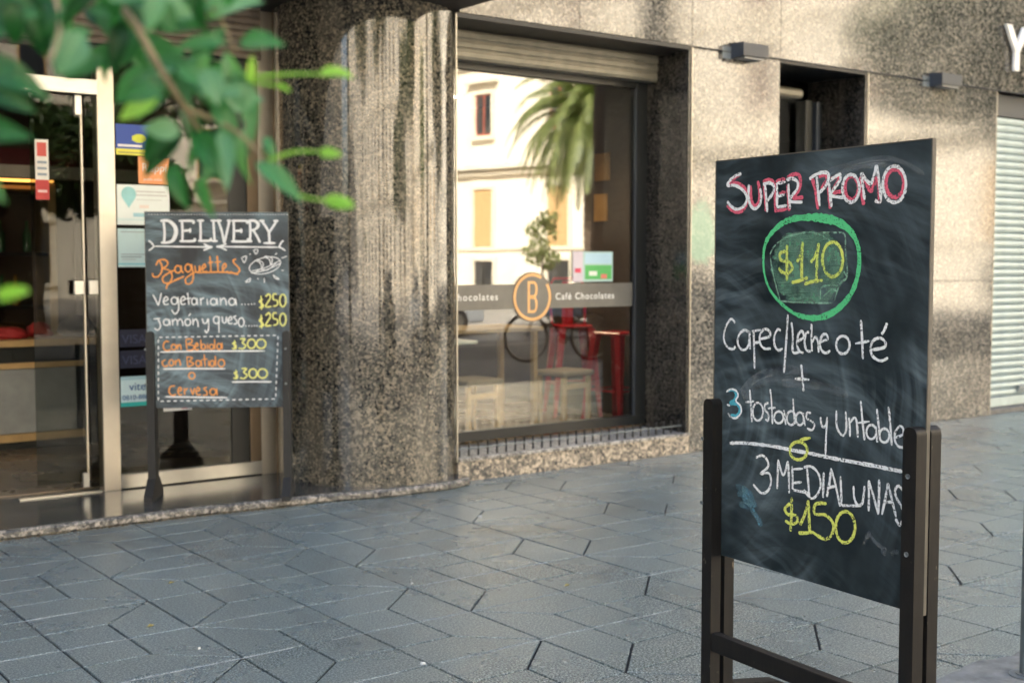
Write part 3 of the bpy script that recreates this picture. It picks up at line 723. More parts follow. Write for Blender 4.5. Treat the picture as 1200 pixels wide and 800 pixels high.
# lit ceiling downlights; those away from the counter are added to brighten the rooms
def downlight(x, y, z, e, label, grp='round ceiling downlights'):
    t = thing('ceiling_light', label, 'ceiling light', (x, y, z), 0, grp)
    MB().lathe([(.045, 0), (.06, -.004), (.062, .0), (.062, .03)], (0, 0, 0), 20).build('rim', M_steel, t)
    q = N('lit_diffuser'); q.p.inputs['Emission Color'].default_value = (1, .8, .5, 1); q.p.inputs['Emission Strength'].default_value = 12
    MB().lathe([(.001, .001), (.044, .001)], (0, 0, 0), 16).build('diffuser', q.m, t)
    l = bpy.data.lights.new('downlight_lamp', 'SPOT'); l.energy = e; l.color = (1, .78, .5); l.spot_size = R(130); l.spot_blend = .8; l.shadow_soft_size = .05
    lo = bpy.data.objects.new('downlight_lamp', l); C.objects.link(lo); lo.parent = t; lo.location = (0, 0, -.02)
p = at(50, 84, 11.0)
for i, (x, y, lb) in enumerate(((p.x, p.y, 'lit round downlight over the counter, seen above the door transom'), (6.35, 1.15, 'unseen round downlight added over the cafe tables'), (6.6, 3.2, 'unseen round downlight added at the back of the cafe'), (1.6, 1.9, 'unseen round downlight added left inside the shop'))):
    downlight(x, y, 2.945 if i else p.z, (3, 20, 18, 1.2)[i], lb)
B('ceiling_box', M_iceil, (1.2, p.y-.3, p.z+.03), (3.6, p.y+.3, 2.955), kind='structure')
# cafe furniture
M_seat = plain('pale_seat', (.34, .28, .20), .6)
tb = thing('cafe_table', 'long light wood table inside the cafe window', 'table', (4.75, 1.25, .06))
B('table_top', M_pine, (0, 0, .80), (1.38, .55, .835), tb, bv=.003)
for x in (.03, 1.30):
    for y in (.03, .48): B('leg', M_pine, (x, y, 0), (x+.04, y+.04, .80), tb)
def wstool(x, y, label):
    t = thing('wooden_stool', label, 'stool', (x, y, .06), .15, 'low wooden stools in the cafe')
    B('seat', M_seat, (-.19, -.17, .43), (.19, .17, .475), t, bv=.012)
    for sx in (-1, 1):
        for sy in (-1, 1): MB().box((sx*.15-.017, sy*.13-.017, 0), (sx*.15+.017, sy*.13+.017, .43), .003).build('leg', M_pine, t)
    B('rail', M_pine, (-.15, -.14, .33), (.15, -.115, .37), t); return t
wstool(5.33, 1.12, 'pale topped wooden stool at the left of the cafe window'); wstool(6.38, 1.3, 'pale topped wooden stool in front of the red stools')
def mstool(x, y, rz, hgt, label, back=False):
    t = thing('metal_chair' if back else 'metal_stool', label, 'chair' if back else 'stool', (x, y, .06), rz, None)
    B('seat', M_red, (-.15, -.15, hgt-.03), (.15, .15, hgt), t, bv=.012)
    for sx in (-1, 1):
        for sy in (-1, 1):
            mb = MB(); a = Vector((sx*.13, sy*.13, hgt-.03)); b = Vector((sx*.205, sy*.205, 0))
            vs = []
            for p_, r_ in ((a, .032), (b, .014)):
                vs += [(p_.x-r_, p_.y-r_, p_.z), (p_.x+r_, p_.y-r_, p_.z), (p_.x+r_, p_.y+r_, p_.z), (p_.x-r_, p_.y+r_, p_.z)]
            mb.add(vs, [(3, 2, 1, 0), (4, 5, 6, 7), (0, 1, 5, 4), (1, 2, 6, 5), (2, 3, 7, 6), (3, 0, 4, 7)]); mb.build('leg', M_red, t)
    z = hgt*.35; q = .205-(.075)*.35/1; 
    for a, b in (((-q, -q), (q, -q)), ((q, -q), (q, q)), ((q, q), (-q, q)), ((-q, q), (-q, -q))): MB().tube([(*a, z), (*b, z)], .008, 6).build('brace', M_red, t)
    if back:
        MB().tube([(-.15, .14, hgt), (-.17, .19, hgt+.32), (-.12, .2, hgt+.40), (.12, .2, hgt+.40), (.17, .19, hgt+.32), (.15, .14, hgt)], .012, 8).build('back_frame', M_red, t)
        B('backrest', M_red, (-.05, .17, hgt+.0), (.05, .18, hgt+.38), t)
    return t
mstool(7.03, 1.38, R(8), .76, 'glossy red metal bar stool nearest the window frame')
mstool(7.0, 1.95, R(-25), .80, 'red metal chair with curved back behind the red stool', True)
def onX(px, py, X): return on_plane(px, py, Vector((X, 0, 0)), Vector((1, 0, 0)))
def wpic(x0, x1, y0, y1):
    a, b = onX(x0, y0, 7.29), onX(x1, y1, 7.29); return B('wall_picture', plain('amber_panel', (.55, .30, .10), .6), (7.28, min(a.y, b.y), min(a.z, b.z)), (7.298, max(a.y, b.y), max(a.z, b.z)))
tag(wpic(698, 714, 181, 211), 'plain ochre panel hanging in the dark back of the cafe, upper of two', 'picture')
tag(wpic(697, 711, 228, 259), 'plain ochre panel hanging in the dark back of the cafe, lower of two', 'picture')
ch = thing('wire_chair', 'thin white wire legged chair at the left edge of the cafe window', 'chair', (5.0, 1.0, .06))
for a, b in (((0, 0, .75), (.1, .05, 0)), ((.06, 0, .75), (.16, .05, 0)), ((.2, .3, .75), (.3, .32, 0))): MB().tube([a, b], .007, 6).build('leg', M_vwhite, ch)
B('seat', M_vwhite, (-.1, -.05, .745), (.28, .33, .77), ch, bv=.006)

# ------------------------------------------------------------------ CHALKBOARD SIGNS
def smooth(pts, n=5, closed=False):
    if len(pts) < 3: 
        a, b = pts; return [tuple(p+(q-p)*k/4 for p, q in zip(a, b)) for k in range(5)]
    P = list(pts); out = []
    g = (lambda i: P[i % len(P)]) if closed else (lambda i: P[max(0, min(len(P)-1, i))])
    m = len(P) if closed else len(P)-1
    for i in range(m):
        p0, p1, p2, p3 = g(i-1), g(i), g(i+1), g(i+2)
        for k in range(n):
            t = k/n
            out.append(tuple(.5*((2*p1[c])+(-p0[c]+p2[c])*t+(2*p0[c]-5*p1[c]+4*p2[c]-p3[c])*t*t+(-p0[c]+3*p1[c]-3*p2[c]+p3[c])*t**3) for c in range(len(p1))))
    out.append(g(m)); return out
def E_(cx, cy, rx, ry, rot=0, n=14, a0=-100, sweep=372):
    o = []
    for k in range(n+1):
        t = R(a0+sweep*k/n); x, y = rx*cos(t), ry*sin(t); c, s = cos(R(rot)), sin(R(rot)); o.append((cx+x*c-y*s, cy+x*s+y*c))
    return o
class Sign:
    def __init__(s, label, L, rotz, w_, h_, zc_, mboard, mpost, postz=.98, FL=.30, bar=True):
        s.root = thing('chalkboard_sign', label, 'chalkboard', (L[0], L[1], L[2]), rotz)
        s.w, s.h = w_, h_; s.z0 = zc_-L[2]; r = s.root; s.rz = rotz; s.L = Vector(L)
        mb = MB().box((-.0, -.006, s.z0), (w_, .006, s.z0+h_), .0015); s.board = mb.build('board', mboard, r)
        for x0, x1 in ((-.0032, -.0001), (w_+.0001, w_+.0032)): B('board_edge', M_edge, (x0, -.0065, s.z0), (x1, .0065, s.z0+h_), s.board)
        B('board_edge', M_edge, (-.003, -.0065, s.z0+h_+.0001), (w_+.003, .0065, s.z0+h_+.0028), s.board)
        for x in (.0, w_-.042):
            for f in (-1, 1):
                z = postz; rr = .02; x0, x1 = x-.012, x+.03+.012+.0
                x0, x1 = (w_-.038, w_+.006) if x else (-.002, .042)
                poly = [(x0, .05), (x1, .05)]+[(x1-rr+rr*cos(t), z-rr+rr*sin(t)) for t in [R(15*k) for k in range(7)]]+[(x0+rr+rr*cos(t), z-rr+rr*sin(t)) for t in [R(90+15*k) for k in range(7)]]
                y0 = .008 if f > 0 else -.046
                MB().prism(poly, y0, y0+.038).build('post', mpost, r)
            xc = (x0+x1)/2
            # foot: shaped sole with a sloping upper side, front and rear
            poly = [(-FL, 0), (-FL, .035), (-FL*.8, .062), (-.06, .085), (.06, .085), (FL*.8, .062), (FL, .035), (FL, 0), (FL*.67, .0), (FL*.6, .012), (-FL*.6, .012), (-FL*.67, 0)] if FL > .2 else [(-FL, 0), (-FL, .03), (-.055, .12), (.055, .12), (FL, .03), (FL, 0)]
            mb = MB(); mb.prism([(a, b) for a, b in poly], x0-.002, x1+.002, 'x'); mb.build('foot', mpost, r)
        if bar: B('crossbar', mpost, (.0421, -.044, .205), (w_-.0381, -.012, .262), r, bv=.002)
        for x in (-.004, w_-.018):
            for z in (.86, .66): MB().lathe([(.001, .0), (.006, .0), (.007, .003)], (0, 0, 0), 8).build('bolt', M_pole, r, (x, -.0465, z)).rotation_euler = (pi/2, 0, 0)
        a = Vector((cos(rotz), sin(rotz), 0)); s.a = a; s.n = Vector((sin(rotz), -cos(rotz), 0)); s.p0 = s.L + s.n*.0065
    def loc(s, px, py):
        p = on_plane(px, py, s.p0, s.n)-s.L; return (p.dot(s.a), p.z)
    def draw(s, name, mat, wd, strokes, view, lay=0, smoothit=True, jit=.22, dxy=(0, 0), label=None):
        x0, y0, sc = view; mb = MB()
        for st in strokes:
            wpt = [p[2] if len(p) > 2 else 1 for p in st]; pts = [(p[0], p[1], wp) for p, wp in zip(st, wpt)]
            pts = smooth(pts, 6) if smoothit or len(pts) > 2 else [(pts[0][0]+(pts[1][0]-pts[0][0])*k/4, pts[0][1]+(pts[1][1]-pts[0][1])*k/4, 1) for k in range(5)]
            q = []; W = []
            for i, p in enumerate(pts):
                u, z = s.loc(x0+(p[0]+dxy[0])/sc, y0+(p[1]+dxy[1])/sc); q.append((u, z))
                e = .55 if i in (0, len(pts)-1) else 1
                W.append(wd*.82*(p[2] if len(p) > 2 else 1)*e*(1+random.uniform(-jit, jit)))
            for i in range(len(q)):            # clamp to the board face
                q[i] = (min(max(q[i][0], .002), s.w-.002), q[i][1])
            ribbon(mb, q, W, -.0066-.0004*lay-.00001*len(mb.v)/40)
        o = mb.build(name, mat, s.board, fix=False, label=label); return o

# near sign
uL = R(82.9)+pi
g1 = at(840, 308, 3.83); g2 = at(1091, 308, 3.135)
rz1 = atan2(g2.y-g1.y, g2.x-g1.x)
s1 = Sign('tall black chalkboard on a black wooden stand in the foreground, offering coffee and toast', (g1.x, g1.y, 0), rz1, (g2-g1).length, 1.208, .50, M_board1, M_post, .985)
A = (840, 190, 7.275); Bv = (940, 180, 6.669); Cv = (840, 360, 5.4545); D = (840, 440, 6.667); Ev = (950, 450, 6.667); Fv = (870, 500, 5.335); Gv = (880, 240, 5.514)
pk = [[(190,110),(140,145),(95,190),(150,178),(205,195),(245,235),(262,290),(258,350),(225,405),(180,428),(130,408),(88,368)],
      [(290,200),(290,280),(305,350),(330,372),(355,340),(366,260),(350,160)],
      [(400,200),(412,300),(420,420)], [(393,168),(440,150),(480,170),(488,210)],
      [(503,180),(497,300),(503,430)], [(503,165),(585,145)], [(503,418),(600,400)], [(528,268),(585,255)],
      [(600,190),(610,300),(618,415)], [(600,135),(655,105),(700,112),(714,165),(700,240),(655,302),(738,300)]]
wh = [[(210,100),(165,115),(115,155),(92,200),(150,198),(210,228),(252,280),(252,340),(220,385),(170,402),(125,378),(90,335)],
      [(275,190),(272,280),(285,360),(325,398),(368,360),(380,290),(370,225)],
      [(412,195),(420,280),(432,428)], [(395,190),(450,178),(488,205),(480,260),(440,320),(424,332)],
      [(512,180),(515,270),(514,385)], [(512,182),(590,168)], [(518,290),(580,280)], [(514,385),(602,370)],
      [(612,185),(615,280),(625,400)], [(595,155),(640,140),(690,170),(685,230),(640,290),(628,335),(732,342)]]
s1.draw('lettering', K_pink, .0135, pk, A, 0); s1.draw('lettering', K_white, .0115, wh, A, 1)
pk = [[(80,195),(105,300),(125,437)], [(130,180),(180,168),(192,205),(150,280)], [(205,260),(210,330),(220,432)], [(222,205),(270,180),(290,195),(245,275),(250,302),(312,295)],
      E_(388,268,52,92), [(455,180),(465,300),(482,402)], [(470,165),(510,250),(540,292),(580,190),(600,280),(606,378)], E_(725,232,70,110)]
wh = [[(58,202),(90,175),(150,150),(202,155),(205,200),(180,260),(130,312)], [(115,180),(125,290),(138,412)], [(205,228),(240,195),(292,165),(302,185),(290,220),(240,290),(225,328),(325,345)],
      [(210,225),(220,330),(230,418)], E_(382,272,66,108), [(465,148),(475,250),(490,362)], [(465,150),(500,205),(540,242)], [(540,242),(565,160),(582,90)], [(582,90),(600,200),(615,368),(568,366)], E_(722,240,90,142)]
s1.draw('lettering', K_pink, .0135, pk, Bv, 0); s1.draw('lettering', K_white, .0115, wh, Bv, 1)
s1.draw('price_ring', K_green, .021, [[(345,85,1.1),(400,80,1.35),(480,90,1.5),(560,110,1.3),(640,165,.95),(688,250,.8),(702,350,.75),(688,470,.75),(645,580,.95),(560,675,1.2),(460,725,1.1),(370,728,.9),(280,700,.7),(190,630,.55),(120,540,.45),(86,430,.45),(85,300,.6),(115,210,.8),(190,130,.9),(270,92,1.),(360,82,1.1)]], Gv, 2)
hatch = []
for k in range(22):
    yy = 195+k*20; tt = (yy-400)/225; hw = 235*sqrt(max(.15, 1-tt*tt*.8)); hatch.append([(370-hw+random.uniform(-12, 12), yy+random.uniform(-8, 8)), (370, yy-6), (370+hw+random.uniform(-12, 12), yy+random.uniform(-8, 8))])
s1.draw('chalk_smudge', K_smg, .020, hatch, Gv, -.9)
s1.draw('chalk_smudge', m_chalk('faint_green_chalk', (.30, .52, .38), .5, 60, .2), .006, [[(125,320),(150,270),(220,215),(300,190),(380,178),(450,195),(520,240)], [(440,180),(540,180),(605,190),(612,300),(622,460),(575,515),(540,620)], [(190,620),(340,632),(530,635)], [(125,320),(140,430),(190,620)], [(450,610),(455,540),(500,520),(570,520)], [(470,590),(520,550),(560,560)], [(580,500),(620,470),(600,430)]], Gv, 1)
yl_ = [[(225,300),(190,315),(198,358),(250,372),(270,410),(240,442),(200,432),(183,405)], [(235,258),(234,370),(235,490)],
       [(335,240),(331,340),(330,480)], [(300,370),(325,315),(338,245)], [(265,502),(310,492),(370,470)], [(440,248),(430,350),(424,490)], [(388,372),(418,330),(438,262)], [(348,512),(400,496),(466,488)], E_(530,352,66,112)]
s1.draw('price', K_yel, .0115, yl_, Gv, 3)
wh = [[(118,100),(95,74),(65,110),(47,170),(50,222),(75,258),(105,266),(120,250)], [(208,160),(180,146),(150,165),(134,210),(145,255),(175,272),(202,245),(212,165)], [(212,150),(212,240),(216,268)],
      [(236,150),(240,270),(242,392)], [(224,152),(282,145)], [(240,226),(280,222)], [(280,202),(340,185),(335,150),(303,140),(276,180),(280,235),(308,264),(346,262)],
      [(410,152),(392,140),(370,180),(370,240),(395,274),(422,262)], [(455,45),(446,200),(430,418)], [(478,95),(487,180),(488,285),(532,283)],
      [(520,216),(556,190),(546,152),(522,175),(514,235),(528,278),(556,292)], [(592,160),(572,165),(562,220),(574,272),(602,282)], [(606,105),(606,200),(610,282)], [(610,222),(632,190),(648,225),(652,290)],
      [(658,222),(710,202),(700,172),(675,180),(660,225),(670,272),(698,292),(726,276)], E_(807,240,43,57), [(922,80),(930,200),(935,332)], [(885,232),(982,214)],
      [(990,272),(1070,256),(1078,222),(1045,196),(1002,212),(984,262),(1000,315),(1050,342),(1096,322)], [(1090,100),(1070,150),(1054,172)]]
s1.draw('lettering', K_white, .0095, wh, Cv, 1); s1.draw('lettering', K_white, .0105, [[(540,365),(548,450),(555,537)], [(500,455),(592,462)]], Cv, 1)
s1.draw('lettering', K_blue, .012, [[(88,118),(130,112),(152,150),(132,195),(104,215),(160,225),(180,270),(152,314),(108,308)]], D, 0)
s1.draw('lettering', K_white, .007, [[(75,127),(110,105),(152,118),(168,155),(150,196),(185,235),(190,290),(152,330),(112,322),(88,293)], [(80,225),(105,235)]], D, 1)
wh = [[(258,108),(266,220),(275,362)], [(225,206),(292,200)], E_(322,280,40,70), [(405,212),(378,225),(376,265),(404,300),(402,348),(380,340)], [(418,104),(428,200),(436,378)], [(400,256),(460,250)],
      E_(485,325,36,46), [(525,268),(532,320),(540,384)], E_(582,330,34,54), [(597,178),(602,280),(612,378)], E_(650,336,30,50), [(676,290),(682,340),(690,392)], [(738,292),(708,290),(702,330),(742,355),(765,385),(745,424),(706,410)]]
s1.draw('lettering', K_white, .0082, wh, D, 1)
wh = [[(78,255),(86,318),(106,334),(126,300)], [(130,255),(122,400),(117,552)], [(202,205),(204,320),(230,382),(260,397),(280,340),(274,212)], [(300,260),(307,340),(308,410)], [(310,300),(340,262),(360,290),(370,417)],
      [(392,130),(405,280),(422,437)], [(370,302),(462,290)], E_(475,372,38,55), [(508,325),(515,400),(522,454)], [(518,192),(530,300),(545,442)], E_(577,400,38,54), [(610,176),(622,300),(635,478)],
      [(660,418),(722,390),(722,342),(695,330),(662,375),(660,440),(688,485),(728,494)]]
s1.draw('lettering', K_white, .0082, wh, Ev, 1)
s1.draw('divider_line', K_white, .0125, [[(-632,460),(-540,458),(-400,470),(-260,490),(-140,515),(0,540),(100,562),(250,592),(450,628),(600,658),(716,682)]], (950, 450, 6.667), 1, jit=.25)
s1.draw('lettering', K_yel, .0115, [E_(640,585,68,70), [(648,502),(735,484)]], D, 2)
wh = [[(85,192),(125,178),(156,208),(160,250),(115,292),(165,288),(180,340),(162,395),(120,413),(68,358)], [(225,203),(222,290),(218,387)], [(225,205),(256,302),(286,213)], [(286,213),(291,300),(293,414)],
      [(312,243),(315,330),(315,390)], [(315,392),(360,402),(414,412)], [(315,264),(380,260)], [(318,350),(372,344)], [(405,258),(412,340),(420,444)], [(385,252),(432,248),(475,290),(490,360),(470,420),(430,446),(385,392)],
      [(510,283),(507,360),(505,442)], [(528,437),(545,350),(555,258)], [(555,258),(578,340),(600,440),(612,497)], [(530,380),(582,370)], [(615,308),(618,400),(622,492)], [(622,490),(690,492),(745,492)],
      [(696,368),(700,440),(718,482),(748,480),(760,420),(765,368)], [(790,527),(792,430),(790,333)], [(790,333),(820,430),(850,547)], [(850,547),(855,440),(856,328)], [(873,548),(896,440),(912,348)], [(912,348),(935,450),(962,563)], [(890,470),(940,468)],
      [(1004,396),(976,368),(955,400),(968,450),(998,500),(1006,565),(985,612),(958,572)]]
s1.draw('lettering', K_white, .0092, wh, Fv, 1)
yl_ = [[(310,440),(308,550),(302,652)], [(300,478),(268,508),(285,545),(335,552),(345,590),(310,606),(268,585)], [(362,612),(392,545),(415,458)], [(415,458),(418,560),(422,652)], [(352,662),(400,662),(442,655)],
       [(528,478),(460,482),(454,542),(520,550),(568,602),(560,672),(520,700),(478,682),(438,655)], E_(645,625,60,98)]
s1.draw('price', K_yel, .0118, yl_, Fv, 2)
s1.draw('chalk_smudge', K_smb, .022, [[(-40,370),(20,400),(10,450),(60,480)], [(-30,420),(30,430),(50,500)], [(-20,480),(40,500),(90,560),(120,620)], [(0,380),(50,420),(80,500)]], Fv, -.5)
s1.draw('chalk_smudge', K_smw, .014, [[(755,740),(790,680),(830,720),(880,760)], [(770,690),(800,660),(810,700)], [(870,790),(890,760),(885,800)], [(930,800),(960,770),(965,800)]], Fv, -.5)
s1.draw('chalk_smudge', K_smw, .016, [[(-20,60),(100,10),(240,-20),(330,-10),(420,40)], [(0,85),(110,30),(240,5),(330,15)], [(40,60),(160,10),(280,-10)]], (955, 192, 3.3), -.6)
s1.draw('chalk_smudge', K_smw, .03, [[(0,100),(60,40),(160,10),(260,20)], [(10,120),(90,55),(200,35)], [(160,60),(300,70),(420,110)]], (868, 430, 3.3), -.6)

# small sign by the door
ctr = at(255, 308, 7.1); rz2 = R(-32); W2 = .80
a = Vector((cos(rz2), sin(rz2), 0)); Lp = ctr-a*(W2/2)
s2 = Sign('smaller grey chalkboard on a stand by the glass door, listing delivery baguettes', (Lp.x, Lp.y, .052), rz2, W2, 1.115, .572, M_board2, M_postg, .96, .16, False)
P = (165, 245, 6.667); Q = (165, 325, 6.667); Rv = (175, 385, 7.059)
thick = [[(178,97),(186,180),(182,258)], [(152,93),(215,92,1.3),(262,130,1.6),(275,180,1.7),(255,238,1.5),(215,260),(157,262)], [(322,97),(326,180),(324,250)], [(297,93),(405,93),(408,115)], [(330,170),(385,166)], [(385,150),(385,185)], [(302,251),(415,249),(418,228)],
         [(465,92),(468,180),(466,246)], [(440,90),(495,90)], [(447,248),(540,246),(546,225)], [(567,92),(572,180),(577,246)], [(545,90),(592,90)], [(552,249),(602,249)], [(605,93),(632,170),(652,268)], [(692,93),(675,170),(652,268)], [(585,91),(632,91)], [(672,91),(706,91)],
         [(725,96),(728,170),(725,250)], [(708,92),(825,93),(828,115)], [(735,170),(785,170)], [(785,152),(785,188)], [(705,252),(830,252),(834,228)], [(852,94),(856,180),(852,250)], [(838,92),(890,92,1.2),(918,122,1.4),(898,155),(855,168)], [(880,168),(908,212),(932,262)], [(835,251),(872,251)],
         [(945,94),(980,142),(1002,182)], [(1002,182),(1004,225),(1006,262)], [(1060,94),(1030,142),(1002,182)], [(925,92),(968,92)], [(1035,92),(1076,92)], [(958,266),(1052,266)]]
s2.draw('lettering', K_paint, .0165, thick, P, 1, jit=.05)
s2.draw('arrow', K_paint, .011, [[(100,290),(330,294),(560,297)], [(490,270),(525,288),(560,297)], [(490,322),(525,308),(560,297)], [(500,285),(540,297)], [(60,245),(85,265),(100,290),(85,308),(62,325)], [(670,270),(630,286),(590,292)], [(672,322),(630,303),(590,292)], [(590,292),(830,296),(1080,298)], [(1115,245),(1095,265),(1080,298)], [(1080,298),(1100,305),(1130,325)]], P, 1)
s2.draw('lettering', K_or, .0105, [[(145,405),(165,440),(162,490),(132,528),(98,525),(92,500)], [(118,440),(140,402),(185,395),(212,420),(195,450),(165,465)], [(165,465),(225,480),(245,530),(222,575),(180,572),(172,535),(215,500),(262,478)],
    E_(290,470,24,28), [(315,440),(318,480),(335,498)], E_(370,460,24,30), [(396,430),(410,520),(396,575),(357,582),(350,545),(385,515),(425,492)], [(422,440),(430,488),(452,490),(460,440)], [(460,440),(468,492)], [(478,470),(505,452),(497,430),(480,455),(490,490),(518,485)],
    [(540,368),(546,440),(548,492)], [(525,420),(568,414)], [(596,364),(602,440),(604,492)], [(577,416),(628,410)], [(640,470),(666,448),(657,425),(638,455),(650,492),(682,486)], [(745,392),(724,398),(728,420),(760,452),(772,478),(755,500),(725,500),(698,488)],
    [(200,625),(210,590),(270,555),(340,525)], [(450,497),(600,492),(700,497),(762,512)]], P, 1)
s2.draw('baguette_drawing', K_paint, .0062, [E_(970,440,125,62,-14), [(865,485),(980,455),(1090,400)], [(860,500),(980,475),(1095,420)], [(900,400),(935,425),(945,462)], [(905,392),(955,420),(950,458)], [(960,370),(1005,395),(1015,440)], [(970,366),(1025,385),(1020,435)], [(890,500),(930,470),(990,475),(1060,420)],
    [(880,318),(900,352),(915,318),(885,318)], [(782,385),(825,368),(810,418),(790,390)], [(848,350),(860,353)], [(1065,342),(1050,357)], [(1098,384),(1142,368)], [(1098,480),(1118,478)], [(1033,513),(1050,540),(1082,548),(1036,516)], [(965,538),(966,578)], [(858,538),(818,568),(850,566),(858,540)], [(912,540),(920,548)]], P, 1)
s2.draw('lettering', K_paint, .0092, [[(95,135),(118,178),(137,220)], [(137,220),(150,170),(160,120)], [(178,190),(212,172),(198,150),(177,180),(187,210),(218,208)], E_(262,182,24,28), [(290,150),(296,245),(268,285),(240,252)], [(312,187),(346,170),(332,148),(310,178),(322,210),(350,205)],
    [(365,118),(372,170),(376,216)], [(348,168),(395,162)], E_(417,187,20,26), [(438,160),(444,218)], [(466,158),(470,217)], [(468,185),(480,165),(495,162)], [(517,165),(522,216)], E_(568,190,24,25), [(594,162),(600,217)], [(622,158),(625,217)], [(623,188),(645,162),(664,180),(668,217)], E_(712,190,24,26), [(738,162),(748,222)],
    [(100,325),(152,320)], [(135,325),(154,375),(135,410),(105,397)], E_(200,350,22,24), [(224,325),(230,378)], [(247,325),(250,377)], [(250,345),(270,325),(285,345),(287,377)], [(287,345),(308,325),(325,345),(330,380)], E_(367,350,22,26), [(374,302),(390,280)], [(407,320),(410,377)], [(410,345),(430,325),(445,350),(449,388)],
    [(480,320),(492,358),(515,352),(524,322)], [(528,320),(530,395),(514,432),(500,408)], E_(590,332,22,28), [(612,303),(610,370),(612,432)], [(636,305),(642,350),(664,350),(670,305)], [(686,340),(712,325),(702,305),(683,330),(690,360),(716,357)], [(746,300),(726,310),(746,332),(750,358),(724,364)], E_(785,350,22,34)], Q, 1)
dots = [[(x, y), (x+10, y+1)] for x, y in ((785,210),(810,210),(836,210),(860,208),(882,207),(815,378),(840,378),(862,378),(883,377),(903,377))]
s2.draw('dotted_leader', K_paint, .008, dots, Q, 1)
pr = [[(952,170),(926,188),(950,205),(956,228),(924,236)], [(940,142),(944,252)], [(975,150),(1000,130),(1012,160),(975,226),(1022,226)], [(1062,130),(1036,132),(1035,170),(1066,182),(1066,215),(1034,226)], E_(1110,180,24,48)]
s2.draw('price', K_yel2, .0105, pr, Q, 2); s2.draw('price', K_yel2, .0105, pr, Q, 2, dxy=(0, 148))
s2.draw('price_backing', plain('fresh_black', (.012, .013, .014), .5, bump=0), .05, [[(935,170),(1030,165),(1120,165)], [(935,200),(1030,205),(1120,200)], [(935,325),(1030,320),(1120,325)], [(935,350),(1030,350),(1060,350)]], Q, -.9, jit=.02)
for st, wd in ((s2.draw, 1),):
    c_ = [(75,72),(1065,55),(1045,580),(75,600),(75,72)]; ds = []
    for i in range(4):
        a, b = c_[i], c_[i+1]; ln = sqrt((b[0]-a[0])**2+(b[1]-a[1])**2); n = int(ln/52)
        for k in range(n):
            t0, t1 = (k+.12)/n, (k+.68)/n; ds.append([(a[0]+(b[0]-a[0])*t0, a[1]+(b[1]-a[1])*t0), (a[0]+(b[0]-a[0])*t1, a[1]+(b[1]-a[1])*t1)])
    s2.draw('dashed_border', K_paint, .0085, ds, Rv, 1)
s2.draw('lettering', K_or, .0092, [[(165,108),(130,108),(115,150),(140,182),(178,172)], E_(202,152,20,22), [(232,128),(234,176)], [(234,150),(255,132),(264,174)], [(302,90),(312,176)], [(300,90),(345,85),(352,110),(315,130)], [(315,130),(366,142),(362,172),(312,180)],
    [(376,152),(402,137),(392,118),(376,148),(388,176),(410,168)], [(425,88),(430,172)], E_(447,150,17,21), [(482,122),(482,172)], E_(515,150,18,20), [(540,85),(542,172)], E_(577,147,18,24), [(600,115),(604,172)],
    [(135,255),(106,278),(125,312),(156,300)], E_(182,282,19,25), [(215,255),(218,307)], [(218,278),(245,256),(260,307)], [(310,232),(318,317)], [(310,234),(356,240),(328,272)], [(328,272),(368,290),(318,318)], E_(405,287,20,25), [(430,258),(432,314)], [(454,212),(462,312)], [(435,255),(482,250)], [(490,260),(493,312)], E_(520,287,17,24), [(545,224),(549,312)], E_(596,285,26,30),
    E_(352,388,25,26), [(212,472),(175,480),(163,520),(188,552),(222,542)], [(236,522),(266,506),(252,484),(236,515),(250,547),(272,542)], [(290,488),(293,547)], [(293,512),(320,490)], [(340,490),(360,547)], [(360,547),(376,490)], [(386,522),(416,506),(402,484),(386,520),(400,547),(427,542)], [(476,484),(450,495),(475,520),(476,545),(444,550)], E_(526,522,24,27), [(556,490),(562,552)]], Rv, 1)
pr = [[(718,112),(690,122),(716,140),(712,165),(684,162)], [(705,95),(706,172)], [(750,85),(792,85),(770,115),(797,140),(772,166),(738,160)], E_(845,125,32,38), E_(925,125,38,38)]
s2.draw('price', K_yel2, .0105, pr, Rv, 2); s2.draw('price', K_yel2, .0105, pr, Rv, 2, dxy=(12, 245))
s2.draw('underline', K_paint, .0105, [[(88,193),(400,187),(955,184)], [(115,333),(360,330),(630,331)], [(682,441),(850,438),(1012,439)], [(130,562),(380,566),(645,569)]], Rv, 1, jit=.05)
s2.draw('dotted_border', K_paint, .005, [[(60+k*22, 42+(k % 2)), (70+k*22, 43)] for k in range(50)], P, 1)

# ------------------------------------------------------------------ STREET
bol = thing('bollard', 'slim galvanised bollard cut by the right edge of the picture', 'bollard', (g2.x, g2.y, 0)); 
p = on_plane(1204, 792, Vector((0, 0, 0)), Vector((0, 0, 1))); bol.location = (p.x, p.y, 0)
MB().lathe([(.038, 0), (.038, .012), (.026, .013), (.026, .60), (.023, .615), (.001, .62)], (0, 0, 0), 20).build('tube', M_pole, bol, smooth=False)
MB().lathe([(.06, 0), (.06, .008), (.03, .009)], (0, 0, 0), 20).build('base_plate', M_pole, bol)
# patch of rough concrete spilling over the paving edge near the bollard
mb = MB(); vs = []; n = 90
for k in range(n+1):
    x = 2.6+k*.05; yy = -4.10+.05*noise.noise(Vector((x*3, 0, 0)))+.02*noise.noise(Vector((x*14, 3, 0)))
    vs += [(x, yy, .0015), (x, yy-.03, .003), (x, -4.5, .003)]
mb.add(vs, [(i*3+q, i*3+q+1, i*3+q+4, i*3+q+3) for i in range(n) for q in (0, 1)])
tag(mb.build('concrete_patch', plain('pale_cement', (.19, .20, .195), .9, var=.35, scale=14, bump=.9)), kind='structure')

